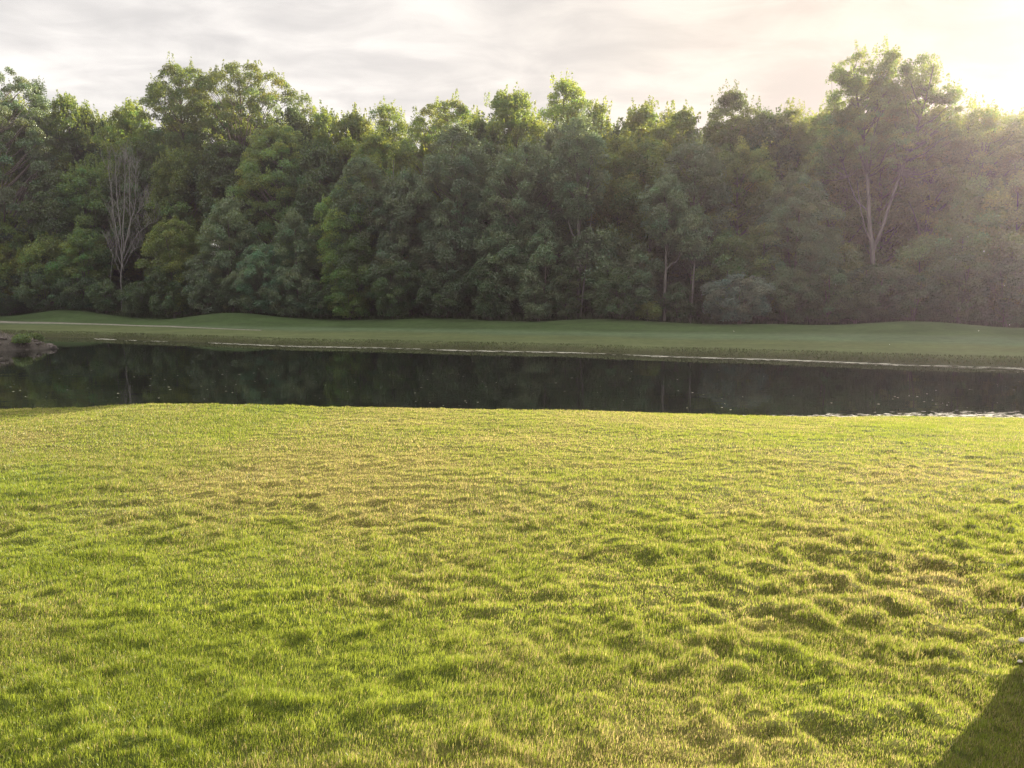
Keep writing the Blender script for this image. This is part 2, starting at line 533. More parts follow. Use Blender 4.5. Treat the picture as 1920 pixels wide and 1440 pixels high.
V, Q, Tt, C = strip(26000, 0.0, 1.0, -75, 50, 0.10, 0.05, [(0.080, 0.098, 0.038), (0.098, 0.10, 0.046), (0.070, 0.085, 0.034)], rng)
tag(link('bank_weeds', make_mesh('bank_weeds', V, tris=Tt, mat=M['weed'], colors=C)), 'dark low weeds along the far edge of the pond', 'weeds', kind='stuff')
V, Q, Tt, C = strip(46000, -1.3, 2.6, -90, 62, 0.6, 0.045, [(0.045, 0.075, 0.025), (0.06, 0.085, 0.03), (0.035, 0.055, 0.02)], rng, True)
tag(link('rough_grass', make_mesh('rough_grass', V, tris=Tt, mat=M['weed'], colors=C)), 'unmown dark grass along the foot of the wood', 'grass', kind='stuff')

# ------------------------------------------------------------------ pale flakes painted as shore glints, and leaf flecks
def flakes(x, y, sx, sy, rot, z, r):
    n = len(x); k = 7
    th = np.arange(k) / k * 2 * math.pi
    rad = r.uniform(0.6, 1.2, (n, k))
    lx = np.cos(th) * rad * sx[:, None]; ly = np.sin(th) * rad * sy[:, None]
    c, s_ = np.cos(rot)[:, None], np.sin(rot)[:, None]
    X = x[:, None] + lx * c - ly * s_; Y = y[:, None] + lx * s_ + ly * c
    zz = np.broadcast_to(z[:, None], X.shape)
    V = np.concatenate([np.stack([X, Y, zz], -1), np.stack([x, y, z + 0.001], -1)[:, None, :]], 1).reshape(-1, 3)
    o = (np.arange(n) * (k + 1))[:, None]
    j = np.arange(k)[None, :]
    Tt = np.stack([o + j, o + (j + 1) % k, np.broadcast_to(o + k, (n, k))], -1).reshape(-1, 3)
    return V, Tt


def near_water(x):
    """y where the near lawn meets the water"""
    ye = np.interp(x, EDGE_X, EDGE_Y); ze = np.interp(x, EDGE_X, EDGE_Z)
    return ye + 0.3 + np.clip(ze - WATER - 0.108, 0, 2) / 0.72


# far line
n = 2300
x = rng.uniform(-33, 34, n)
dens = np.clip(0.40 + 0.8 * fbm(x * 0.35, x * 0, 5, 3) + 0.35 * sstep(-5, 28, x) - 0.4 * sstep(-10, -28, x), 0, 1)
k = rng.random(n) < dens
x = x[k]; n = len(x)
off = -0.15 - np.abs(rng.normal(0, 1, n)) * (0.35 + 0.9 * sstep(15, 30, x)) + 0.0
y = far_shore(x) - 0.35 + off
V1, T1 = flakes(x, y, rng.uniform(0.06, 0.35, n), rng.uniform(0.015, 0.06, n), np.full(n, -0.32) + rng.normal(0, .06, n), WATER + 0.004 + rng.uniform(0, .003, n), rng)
# near right line, pale flakes in place of sun glitter
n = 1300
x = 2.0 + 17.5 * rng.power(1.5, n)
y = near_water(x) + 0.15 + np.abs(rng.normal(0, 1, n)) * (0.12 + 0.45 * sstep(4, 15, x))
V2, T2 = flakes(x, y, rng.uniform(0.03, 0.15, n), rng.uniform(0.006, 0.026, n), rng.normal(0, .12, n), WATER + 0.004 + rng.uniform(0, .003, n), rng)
tag(link('shore_glints', make_mesh('shore_glints', np.concatenate([V1, V2]), tris=np.concatenate([T1, T2 + len(V1)]), mat=M['glint'])), 'pale flakes painted as glints along both edges of the pond', 'painted glints', kind='stuff')
n = 620
x = rng.uniform(-26, 24, n); y = near_water(x) + 0.4 + 16 * rng.power(0.55, n)
k = (y < far_shore(x) - 2) & (rng.random(n) < np.clip(0.5 + 0.9 * fbm(x * 0.3, y * 0.3, 8, 2) + 0.5 * sstep(-4, -12, x), 0.05, 1))
x, y = x[k], y[k]; n = len(x)
sz = rng.uniform(0.011, 0.033, n)
V, Tt = flakes(x, y, sz * rng.uniform(1, 2.0, n), sz, rng.uniform(-.5, .5, n), np.full(n, WATER + 0.006), rng)
tag(link('floating_flecks', make_mesh('floating_flecks', V, tris=Tt, mat=M['speck'])), 'tiny pale leaf flecks scattered on the dark pond', 'flecks', kind='stuff')

# ------------------------------------------------------------------ trees
def unit(a): return a / (np.linalg.norm(a, axis=-1, keepdims=True) + 1e-9)


STYLE = {   # crown base, profile power low/high, clump radius, fill, shoots, leaf length, density, material, drop
    'maple': dict(cb=0.10, lo=0.55, hi=0.5, r=0.80, shoots=1.0, leaf=0.171, dens=1.0, mat='maple', inner=0.25),
    'oak': dict(cb=0.30, lo=0.45, hi=0.42, r=0.72, shoots=0.15, leaf=0.157, dens=0.85, mat='oak', inner=0.15),
    'airy': dict(cb=0.42, lo=0.6, hi=0.42, r=0.62, shoots=0.45, leaf=0.143, dens=0.70, mat='oak', inner=0.2),
    'poplar': dict(cb=0.12, lo=0.35, hi=0.55, r=0.66, shoots=0.35, leaf=0.136, dens=0.9, mat='poplar', inner=0.2),
    'slender': dict(cb=0.38, lo=0.5, hi=0.55, r=0.60, shoots=0.4, leaf=0.136, dens=0.8, mat='poplar', inner=0.2),
    'willow': dict(cb=0.06, lo=0.4, hi=0.5, r=0.62, shoots=0.1, leaf=0.121, dens=1.0, mat='willow', inner=0.2),
    'dark': dict(cb=0.06, lo=0.45, hi=0.5, r=0.85, shoots=0.4, leaf=0.178, dens=0.95, mat='dark', inner=0.2),
    'conifer': dict(cb=0.10, lo=0.15, hi=1.0, pw=1.0, r=0.45, shoots=0.8, leaf=0.129, dens=0.95, mat='dark', inner=0.2),
    'lime': dict(cb=0.05, lo=0.4, hi=0.5, r=0.60, shoots=0.2, leaf=0.143, dens=1.0, mat='lime', inner=0.2),
    'bush': dict(cb=0.0, lo=0.25, hi=0.45, r=0.48, shoots=0.1, leaf=0.107, dens=1.0, mat='poplar', inner=0.15),
}


def crown_leaves(C, Rr, st, r, shoots_at=None):
    """leaf quads for clumps C (n,3) of radius Rr"""
    la = st['leaf']
    cnt = np.maximum(6, (st['dens'] * 2.1 * math.pi * Rr ** 2 / (la * la * 0.36)).astype(int))
    idx = np.repeat(np.arange(len(C)), cnt)
    n = len(idx)
    d = unit(r.normal(0, 1, (n, 3)))
    d[:, 2] = np.where(d[:, 2] < -0.35, -d[:, 2] * 0.8, d[:, 2])
    rad = Rr[idx] * (0.35 + 0.75 * r.random(n) ** 0.6)
    pos = C[idx] + d * rad[:, None] * np.array([1, 1, 0.92])
    nrm = unit(d * 0.5 + np.array([0, 0, 0.35]) + r.normal(0, 0.7, (n, 3)))
    tint = (r.uniform(0.78, 1.2, len(C)))[idx] * r.uniform(0.75, 1.25, n)
    warm = (r.normal(0, 0.10, len(C)))[idx] + r.normal(0, 0.06, n)
    if shoots_at is not None and len(shoots_at):
        S, Ln = shoots_at
        m = 38
        k = np.repeat(np.arange(len(S)), m)
        f = r.random(len(k))
        ang = r.uniform(0, 2 * math.pi, len(k)); rr_ = (0.19 * (1 - f) + 0.05)
        lean = r.normal(0, 0.14, (len(S), 2))[k]
        p = S[k] + np.stack([np.cos(ang) * rr_ + lean[:, 0] * f * Ln[k], np.sin(ang) * rr_ + lean[:, 1] * f * Ln[k], f * Ln[k]], -1)
        pos = np.concatenate([pos, p]); nrm = np.concatenate([nrm, unit(r.normal(0, 1, (len(k), 3)))])
        tint = np.concatenate([tint, r.uniform(0.85, 1.25, len(k))]); warm = np.concatenate([warm, r.normal(0.05, .06, len(k))])
        n = len(pos)
    a = unit(np.cross(nrm, unit(r.normal(0, 1, (n, 3))))); b = np.cross(nrm, a)
    sz = la * r.uniform(0.65, 1.25, n)
    A = a * (sz * 0.5)[:, None]; B = b * (sz * 0.34)[:, None]; up = nrm * (sz * 0.10)[:, None]
    V = np.stack([pos - A, pos + B + up, pos + A, pos - B + up], 1).reshape(-1, 3)
    Q = np.arange(n * 4).reshape(-1, 4)
    tw, tb = r.normal(-0.09, 0.055), r.uniform(0.80, 1.22)        # every tree has its own green
    rgb = np.stack([tint * tb * (1 + warm + tw), tint * tb, tint * tb * (1 - warm * 0.5 - tw * 0.6)], -1)
    return V, Q, np.repeat(rgb, 4, 0)


def build_tree(H, W, style, seed, mat=None, bark='bark', cb=None, trunks=None, rad=None, lopsided=0.0, dens=1.0, gap=0.0, name='tree', lobes=1.0, over=None, blobs=None, limb_from=0.05):
    """returns (trunk mesh, crown mesh) around the origin"""
    st = dict(STYLE[style]); st.update(over or {}); st['dens'] *= dens
    if cb is not None: st['cb'] = cb
    r = np.random.default_rng(seed)
    z0 = st['cb'] * H
    ch = H - z0
    rad = rad or (0.011 * H + 0.02)
    cr = st['r'] * (0.75 + 0.25 * min(1.0, W / 5.0))
    a_, b_ = max(W / 2 - cr * 0.6, 0.3), max(ch / 2 - cr * 0.4, 0.3)
    area = 4 * math.pi * ((a_ * a_ + 2 * a_ * b_) / 3)
    nc = int(np.clip(area / (math.pi * cr * cr) * 1.3, 14, 340))
    t = (np.arange(nc) + r.random(nc)) / nc
    t = t ** 0.9
    az = np.arange(nc) * 2.39996 + r.normal(0, 0.5, nc)
    prof = np.power(np.clip(t / 0.45, 0, 1), st['lo']) * np.where(t > 0.45, np.power(np.clip(1 - (np.clip(t - 0.45, 0, 1) / 0.55) ** st.get('pw', 2.2), 0.0, 1), st['hi']), 1.0)
    wob = 1 + 0.34 * lobes * vnoise(np.cos(az) * 1.3 + seed, np.sin(az) * 1.3 + t * 4.5, seed)
    fr = np.where(r.random(nc) < st['inner'], r.uniform(0.1, 0.6, nc), r.uniform(0.78, 1.0, nc))
    rr = a_ * prof * wob * fr
    C = np.stack([np.cos(az) * rr + lopsided * t * a_, np.sin(az) * rr, z0 + cr * 0.5 + t * (ch - cr * 1.1)], -1)
    Rr = cr * r.uniform(0.65, 1.3, nc) * np.where(t > 0.85, 0.75, 1.0)
    if gap > 0:
        keep = vnoise(C[:, 0] * 0.45 + seed, C[:, 2] * 0.45 + C[:, 1] * 0.3, seed + 3) > -1 + 1.1 * gap
        C, Rr, t = C[keep], Rr[keep], t[keep]
    if blobs is not None:            # crown made of several separate heads
        Cs_, Rs_ = [], []
        for (bx, by, bz, rx, rz) in blobs:
            nb = int(max(10, 4 * math.pi * (rx * rx + 2 * rx * rz) / 3 / (math.pi * cr * cr) * 1.15))
            d = unit(r.normal(0, 1, (nb, 3))); f = np.where(r.random(nb) < 0.3, r.uniform(0.2, 0.7, nb), r.uniform(0.75, 1.05, nb))[:, None]
            Cs_.append(np.array([bx, by, bz]) + d * f * np.array([rx, rx, rz])); Rs_.append(cr * r.uniform(0.55, 1.1, nb))
        C, Rr = np.concatenate(Cs_), np.concatenate(Rs_)
        t = (C[:, 2] - C[:, 2].min()) / np.ptp(C[:, 2])
    # stems
    sp = Soup()
    if trunks is None:
        trunks = []
        n_st = 1 if style not in ('bush', 'lime', 'willow') else 4
        for k in range(n_st):
            th = k * 2.1 + seed; sx = 0.0 if n_st == 1 else 0.25
            pts = [(math.cos(th) * sx * 0.4, math.sin(th) * sx * 0.4, -0.25)]
            for f in (0.15, 0.35, 0.6, 0.9):
                pts.append((math.cos(th) * sx * W * f * 0.6 + r.normal(0, .02 * H * f * .6) + lopsided * f * a_ * 0.7, math.sin(th) * sx * W * f * 0.6 + r.normal(0, .02 * H * f * .6), f * H))
            trunks.append((pts, rad if n_st == 1 else rad * 0.55))
    samples = []
    for pts, r0 in trunks:
        pts = np.array(pts, float)
        f = np.linspace(0, len(pts) - 1, 4 * len(pts)); ii = np.arange(len(pts))
        pp_ = np.stack([np.interp(f, ii, pts[:, c]) for c in range(3)], -1)
        pp_[1:-1] = (pp_[:-2] + 2 * pp_[1:-1] + pp_[2:]) / 4
        rr_ = r0 * (1 - 0.85 * np.linspace(0, 1, len(pp_))) + 0.015
        rr_[0] *= 1.5
        sp.add(*tube(pp_, rr_, 8))
        samples.append(np.concatenate([pp_, rr_[:, None]], 1))
    S = np.concatenate(samples)
    # limbs to a share of the clumps
    for k in range(0, len(C), 2 if style in ('airy', 'oak', 'slender') else 4):
        c = C[k]
        hd = np.linalg.norm(S[:, :2] - c[:2], axis=1)
        cost = hd + 2.0 * np.maximum(0, S[:, 2] - (c[2] - 0.55 * hd)) + 0.4 * np.abs(S[:, 2] - (c[2] - 0.9 * hd))
        j = int(np.argmin(cost + np.where(S[:, 2] < limb_from * H, 9, 0)))
        p0 = S[j, :3]
        m1 = p0 * 0.6 + c * 0.4 + np.array([0, 0, 0.10 * np.linalg.norm(c - p0)]) * -0.6 + r.normal(0, 0.08, 3)
        m2 = p0 * 0.25 + c * 0.75 + r.normal(0, 0.08, 3)
        r0 = min(S[j, 3] * 0.6, 0.018 * np.linalg.norm(c - p0) + 0.02)
        sp.add(*tube([p0, m1, m2, c], [r0, r0 * .75, r0 * .5, 0.012], 5))
    trunk = sp.mesh(name + '_trunk', M[bark], True)
    sh = None
    if st['shoots'] > 0:
        k = (t > 0.55) & (r.random(len(t)) < st['shoots'])
        if k.any():
            base = C[k] + np.stack([r.normal(0, .3, k.sum()), r.normal(0, .3, k.sum()), Rr[k] * 0.35], -1)
            base = np.concatenate([base + np.stack([r.normal(0, .28, len(base)), r.normal(0, .28, len(base)), r.normal(-.1, .15, len(base))], -1) for _ in range(3)])
            sh = (base, r.uniform(0.5, 1.5, len(base)) * min(1.0, H / 12))
    V, Q, col_ = crown_leaves(C, Rr, st, r, sh)
    crown = make_mesh(name + '_crown', V, quads=Q, mat=M[mat or st['mat']], colors=col_)
    return trunk, crown


def root(name, loc, rz=0.0):
    o = bpy.data.objects.new(name, None); col.objects.link(o)
    o.empty_display_size = 0.5
    o.location = loc; o.rotation_euler = (0, 0, rz)
    return o


def place(px, off, py_mid=420):
    d = ray(px, py_mid)
    k = d[0] / d[1]
    Yv = (64 + off) / (1 + 0.33 * k)
    xv = k * Yv
    return xv, Yv, float(z_far(np.array([xv]), np.array([Yv]))[0])


NSEED = [100]


def plant(name, cat, label, px, top, w, off, style, group=None, **kw):
    x, y, z = place(px, off, (top + 590) / 2)
    d = ray(px, top)
    H = CAMZ + y * d[2] / d[1] - z
    W = w / F * y * 1.04
    H -= 0.75 * STYLE[style]['shoots'] * min(1.0, H / 12)
    NSEED[0] += 1
    rt = root(name, (x, y, z))
    tr, cr = build_tree(H, W, style, NSEED[0], name=name, **kw)
    link('trunk' if cat == 'tree' else 'stems', tr, rt); link('crown' if cat == 'tree' else 'foliage', cr, rt)
    tag(rt, label, cat, group)
    return rt, tr, cr, H, W


GB = 'trees breaking the skyline'
GM = 'trees on the face of the wood'
GF = 'small trees at the edge of the wood'
GS = 'bushes along the foot of the wood'
T_ = 'tree'
# skyline
SKY = [
    ('maple_tree', 'big pale green maple cut off by the left edge of the photo', -5, 112, 185, 2, 'oak', dict(cb=0.15, mat='poplar', dens=1.15)),
    ('maple_tree', 'shaded tree close behind the big cut off maple at the left edge', 40, 175, 110, 9, 'maple', {}),
    ('fir_tree', 'narrow dark spired tree just right of the big cut off maple', 84, 152, 62, 10, 'conifer', {}),
    ('maple_tree', 'sunlit yellow spiky maple between the dark spire and the dip', 138, 172, 120, 11, 'maple', {}),
    ('maple_tree', 'lowest spiky maple in the skyline dip above the bare tree', 192, 208, 85, 13, 'maple', {}),
    ('maple_tree', 'spiky yellow lit maple left of the tall round oak', 255, 186, 120, 11, 'maple', {}),
    ('oak_tree', 'left half of the tall round crowned oak pair, greyer one', 350, 122, 130, 10, 'oak', dict(gap=0.35, cb=0.45)),
    ('oak_tree', 'right half of the tall round oak pair, brightest yellow crown', 458, 124, 190, 11, 'oak', dict(gap=0.35, cb=0.45)),
    ('maple_tree', 'dark shouldered maple right below the bright round oak', 556, 196, 90, 9, 'dark', {}),
    ('maple_tree', 'narrow maple with three thin upright shoots on the skyline', 607, 196, 60, 9, 'maple', {}),
    ('maple_tree', 'broad spiky green maple left of the small curly crown', 662, 200, 100, 10, 'maple', {}),
    ('oak_tree', 'small curly airy crown just left of the deepest sky notch', 728, 190, 85, 13, 'airy', dict(gap=0.4)),
    ('oak_tree', 'sloping dark crown rising right of the deepest sky notch', 838, 186, 140, 11, 'oak', dict(cb=0.2)),
    ('maple_tree', 'yellow tipped spiky maple left of the dark central top', 958, 160, 140, 12, 'maple', {}),
    ('oak_tree', 'dark topped tree at the highest point of the central skyline', 1062, 149, 105, 9, 'oak', dict(cb=0.25, mat='maple')),
    ('maple_tree', 'thin tree with bare twigs poking above the central skyline', 1124, 180, 55, 10, 'maple', {}),
    ('maple_tree', 'maple with tall finger like shoots right of the bare twigs', 1198, 184, 105, 9, 'maple', {}),
    ('maple_tree', 'rounded maple between the finger shoots and the pointed yellow tree', 1276, 188, 90, 9, 'maple', {}),
    ('poplar_tree', 'bright yellow pointed tree standing above its neighbours, right of centre', 1366, 166, 115, 11, 'poplar', dict(mat='lime')),
    ('fir_tree', 'small dark conifer top behind the pointed yellow tree', 1424, 208, 60, 14, 'conifer', {}),
    ('oak_tree', 'airy lit crown between the small conifer and the tallest tree', 1478, 196, 85, 12, 'airy', {}),
    ('oak_tree', 'ragged crown tucked under the left side of the tallest tree', 1540, 200, 90, 9, 'airy', dict(cb=0.25)),
    ('oak_tree', 'see through backlit crown right of the tallest tree', 1832, 196, 150, 8, 'airy', dict(gap=0.3, cb=0.3)),
    ('oak_tree', 'backlit crown cut off by the right edge of the photo', 1925, 206, 120, 8, 'airy', dict(cb=0.3)),
]
for nm, lb, px, top, w, off, sty, kw in SKY:
    plant(nm, T_, lb, px, top, w * 1.18, off, sty, GB, **kw)

# the tallest tree, with its pale forked trunk
px0 = 1650
x, y, z = place(1637, 3, 480)
mpp = y / F


def loc_of(px, py):      # a photo point in the plane of that trunk, relative to its foot
    p = at_y(px, py, y)
    return (p[0] - x, 0.0, p[2] - z)


H = loc_of(1650, 100)[2]
def wig(pts, dy):
    return [(a, dy * c / H * 2.0, c) for (a, b, c) in pts]
tr_pts = [((loc_of(1637, 600)[0], 0, -0.25),) + tuple(wig([loc_of(1637, 540), loc_of(1636, 470), loc_of(1630, 420), loc_of(1627, 340), loc_of(1624, 290), loc_of(1612, 220), loc_of(1600, 130)], 0.0))]
rt = root('cottonwood_tree', (x, y, z))
tag(rt, 'tallest tree of the wood, airy crown over a pale forked trunk', 'tree', GB)
W = 240 * mpp
fork = loc_of(1637, 468)
br = [(fork[0], 0, fork[2]), *wig([loc_of(1650, 430), loc_of(1668, 370), loc_of(1685, 320), loc_of(1700, 280), loc_of(1725, 200), loc_of(1740, 130)], -0.4)]
b2 = [loc_of(1631, 450), wig([loc_of(1617, 428)], -.5)[0], wig([loc_of(1605, 395)], -.9)[0], wig([loc_of(1590, 345)], -1.4)[0]]
b3 = [loc_of(1627, 340), wig([loc_of(1640, 300)], .5)[0], wig([loc_of(1655, 240)], .8)[0], wig([loc_of(1660, 130)], .9)[0]]
b4 = [loc_of(1628, 395), wig([loc_of(1610, 375)], .5)[0], wig([loc_of(1590, 300)], .8)[0], wig([loc_of(1570, 220)], .9)[0]]
heads = []
for (a, b, w2, h2, dy) in ((1604, 172, 38, 72, 0.3), (1655, 185, 30, 70, -0.6), (1672, 150, 17, 42, 0.4), (1735, 180, 34, 66, 0.2), (1638, 262, 62, 62, -0.3), (1712, 262, 58, 62, 0.4),
                           (1578, 255, 34, 46, 0.5), (1772, 222, 22, 52, -0.2), (1765, 285, 36, 46, 0.6), (1560, 300, 30, 34, 0.8), (1690, 330, 48, 34, 1.4)):
    p = loc_of(a, b)
    heads.append((p[0], dy * 2, p[2], w2 * mpp, h2 * mpp))
tr, cr = build_tree(H, W, 'airy', 777, blobs=heads, over=dict(r=0.50, shoots=0.5), trunks=[(list(tr_pts[0]), 0.20), (br, 0.12), (b2, 0.06), (b3, 0.07), (b4, 0.06)], bark='pale_bark', dens=1.15, limb_from=0.55, name='cottonwood')
link('trunk', tr, rt); link('crown', cr, rt)

# face of the wood
MID = [
    ('maple_tree', 'dark rounded tree below the dark spire, left of the bare tree', 108, 318, 100, 3, 'dark', {}),
    ('maple_tree', 'shaded green tree directly behind the left side of the bare tree', 175, 300, 115, 5, 'maple', {}),
    ('maple_tree', 'dark leafy tree directly behind the right side of the bare tree', 285, 262, 120, 7, 'dark', dict(cb=0.3)),
    ('maple_tree', 'shaded broad maple below the left half of the oak pair', 350, 268, 130, 6, 'maple', dict(cb=0.2)),
    ('maple_tree', 'shaded maple with small sky gaps below the bright round oak', 440, 260, 130, 7, 'dark', dict(gap=0.3, cb=0.25)),
    ('maple_tree', 'dark broad tree below the dark shouldered maple', 530, 232, 130, 6, 'oak', dict(cb=0.15)),
    ('maple_tree', 'shaded tree below the maple with three upright shoots', 602, 268, 110, 6, 'dark', {}),
    ('willow_tree', 'olive drooping crown left of the paler column shaped poplar', 682, 292, 110, 1, 'willow', {}),
    ('maple_tree', 'tall shaded maple behind the olive drooping crown', 712, 238, 110, 6, 'maple', {}),
    ('poplar_tree', 'grey green tree with a thin pale stem beside the olive crown', 768, 318, 110, 2, 'poplar', {}),
    ('poplar_tree', 'column shaped pale poplar with a rounded top, left of centre', 858, 228, 110, 1, 'poplar', dict(cb=0.15)),
    ('maple_tree', 'dark recess tree between the column shaped poplar and its right neighbour', 928, 262, 90, 6, 'dark', {}),
    ('poplar_tree', 'grey green tree with several thin crossing limbs near the centre', 985, 262, 130, 2.5, 'slender', dict(cb=0.3)),
    ('poplar_tree', 'broad grey tree below the dark topped central tree', 1045, 232, 120, 4, 'poplar', {}),
    ('maple_tree', 'shaded maple with a bright sky gap right of the forked grey trunk', 1160, 240, 110, 5, 'maple', dict(gap=0.25)),
    ('maple_tree', 'shaded tree below the tall finger like shoots', 1218, 250, 115, 4, 'dark', dict(mat='maple')),
    ('poplar_tree', 'broad shaded grey green tree below the rounded maple', 1300, 258, 130, 3, 'poplar', dict(cb=0.25)),
    ('maple_tree', 'shaded tree below the pointed yellow tree', 1385, 268, 120, 5, 'oak', dict(cb=0.15)),
    ('willow_tree', 'olive fine leaved willow shape left of the tallest tree', 1490, 322, 115, 1, 'willow', {}),
    ('maple_tree', 'shaded tree behind the left of the pale forked trunk', 1580, 205, 110, 7, 'oak', dict(cb=0.1)),
    ('maple_tree', 'shaded tree directly behind the pale forked trunk', 1655, 165, 120, 7, 'oak', dict(cb=0.1)),
    ('maple_tree', 'tree right of the pale forked trunk with sunlit edges', 1735, 200, 110, 7, 'oak', dict(cb=0.1)),
    ('maple_tree', 'shaded tree below the see through backlit crown', 1815, 330, 120, 4, 'maple', {}),
    ('maple_tree', 'shaded tree low in the pink veil at the right edge', 1905, 315, 130, 4, 'maple', {}),
    ('maple_tree', 'dark tree under the big cut off maple at the left edge', 20, 390, 120, 1.5, 'maple', {}),
]
for nm, lb, px, top, w, off, sty, kw in MID:
    plant(nm, T_, lb, px, top, w * 1.2, off, sty, GM, **kw)


# slender trees whose trunks show
def stemmed(label, pts, top, w, style='slender', off=0.8, forks=(), r0=0.11, cb=0.4, bark='pale_bark', group=GM, **kw):
    px = pts[0][0]
    x, y, z = place(px, off, 560)
    def L(p, q, dy=0.0):
        a = at_y(p, q, y); return (a[0] - x, dy, a[2] - z)
    H = L(px, top)[2]
    main = [(0, 0, -0.25)] + [L(a, b) for a, b in pts[1:]]
    tr_ = [(main, r0)]
    for fk in forks:
        tr_.append(([L(a, b, -0.25 * i) for i, (a, b) in enumerate(fk)], r0 * 0.62))
    NSEED[0] += 1
    t, c = build_tree(H, w / F * y, style, NSEED[0], trunks=tr_, cb=cb, bark=bark, name='slender_tree', **kw)
    rt = root('slender_tree', (x, y, z))
    link('trunk', t, rt); c = link('crown', c, rt)
    c.location.x = L(pts[-1][0], 300)[0] * 0.6
    tag(rt, label, 'tree', group)


stemmed('tall grey tree whose forked trunk shows just right of centre', [(1086, 600), (1085, 500), (1085, 430), (1082, 330), (1083, 230)], 218, 115,
        forks=[[(1085, 425), (1097, 380), (1103, 330), (1110, 270)], [(1085, 455), (1073, 440), (1065, 420)]], r0=0.17, cb=0.47, off=0.2)
stemmed('slender tree with a leaning thin stem low at the centre', [(1088, 598), (1094, 540), (1098, 500), (1105, 440), (1110, 400)], 420, 60, r0=0.06, off=-0.6, cb=0.5)
stemmed('grey tree whose trunk forks low, above the bushes right of centre', [(1246, 604), (1247, 540), (1249, 490), (1250, 400), (1252, 330)], 330, 105,
        forks=[[(1249, 505), (1258, 495), (1268, 490), (1280, 440)]], r0=0.12, cb=0.5, off=-0.3)
stemmed('slender pole straight stem left of the round grey bush', [(1295, 600), (1299, 540), (1303, 480), (1306, 420), (1308, 380)], 385, 80, r0=0.07, cb=0.5, off=-0.3)
stemmed('slender tree with a lit stem inside the column of foliage', [(862, 600), (866, 420), (875, 350), (882, 310), (884, 280)], 285, 70, r0=0.09, cb=0.35, off=0.4)
stemmed('slender tree with a thin grey stem beside the olive crown', [(733, 600), (735, 480), (736, 400), (737, 345), (738, 300)], 340, 75, r0=0.08, cb=0.4, off=0.0)

# the bare dead tree
rt = root('dead_tree', place(228, 0.6, 480))
x, y, z = rt.location
rD = np.random.default_rng(5)
sp = Soup()


def LD(p, q, dy=0.0):
    a = at_y(p, q, y); return np.array((a[0] - x, dy, a[2] - z))


def limb(pts, r0, depth=0):
    pts = np.array(pts)
    f = np.linspace(0, len(pts) - 1, 3 * len(pts)); ii = np.arange(len(pts))
    p = np.stack([np.interp(f, ii, pts[:, c]) for c in range(3)], -1)
    p[1:-1] = (p[:-2] + 2 * p[1:-1] + p[2:]) / 4
    p[1:-1] += rD.normal(0, 0.025, (len(p) - 2, 3))
    sp.add(*tube(p, 0.72 * r0 * (1 - 0.8 * np.linspace(0, 1, len(p))) + 0.006, 6 if depth == 0 else 4))
    if depth < 2:
        n = 11 if depth == 0 else 4
        for k in range(n):
            a = p[int(len(p) * (0.35 + 0.6 * (k + rD.random()) / n)) % len(p)]
            ln = rD.uniform(0.7, 1.9) * (1 if depth == 0 else 0.5)
            az = rD.uniform(0, 6.28)
            dv = np.array([math.cos(az) * 0.40, math.sin(az) * 0.40, 0.95]) * ln
            limb([a, a + dv * 0.5 + rD.normal(0, .06, 3), a + dv], 0.026 if depth == 0 else 0.014, depth + 1)


LIMBS = [([(229, 600), (229, 540), (230, 500), (232, 470)], 0.13), ([(231, 505), (226, 465), (217, 430), (210, 390), (204, 330), (202, 305)], 0.075),
         ([(230, 485), (228, 430), (224, 380), (222, 330), (221, 300)], 0.07), ([(232, 470), (233, 420), (232, 360), (229, 310), (231, 292)], 0.075),
         ([(232, 470), (240, 430), (244, 370), (241, 320), (242, 298)], 0.07), ([(232, 475), (243, 430), (253, 385), (258, 340), (262, 305)], 0.075),
         ([(231, 490), (246, 450), (262, 430), (280, 417), (292, 414)], 0.05), ([(230, 500), (222, 480), (214, 440), (212, 400)], 0.05),
         ([(240, 430), (255, 400), (272, 383), (284, 378)], 0.035), ([(233, 500), (250, 470), (268, 460)], 0.035), ([(229, 520), (215, 480), (205, 450)], 0.03)]
for k, (pts, r0) in enumerate(LIMBS):
    limb([LD(a, b, 0 if i == 0 else rD.normal(0, .25) + (0.5 * math.sin(k * 2.3)) * i / 4) for i, (a, b) in enumerate(pts)], r0, 0 if k else 2)
link('trunk', sp.mesh('dead_trunk', M['dead_bark'], True), rt)
tag(rt, 'bare grey dead tree with fanned upright branches', 'tree')
# a second, thinner dead stem beside it
rt = root('dead_sapling', place(207, 0.9, 480))
x, y, z = rt.location
sp = Soup()
limb([LD(207, 590), LD(206, 540), LD(211, 480), LD(213, 450)], 0.05, 1)
link('trunk', sp.mesh('sapling_trunk', M['dead_bark'], True), rt)
tag(rt, 'thin leafless sapling just left of the bare dead tree', 'tree')

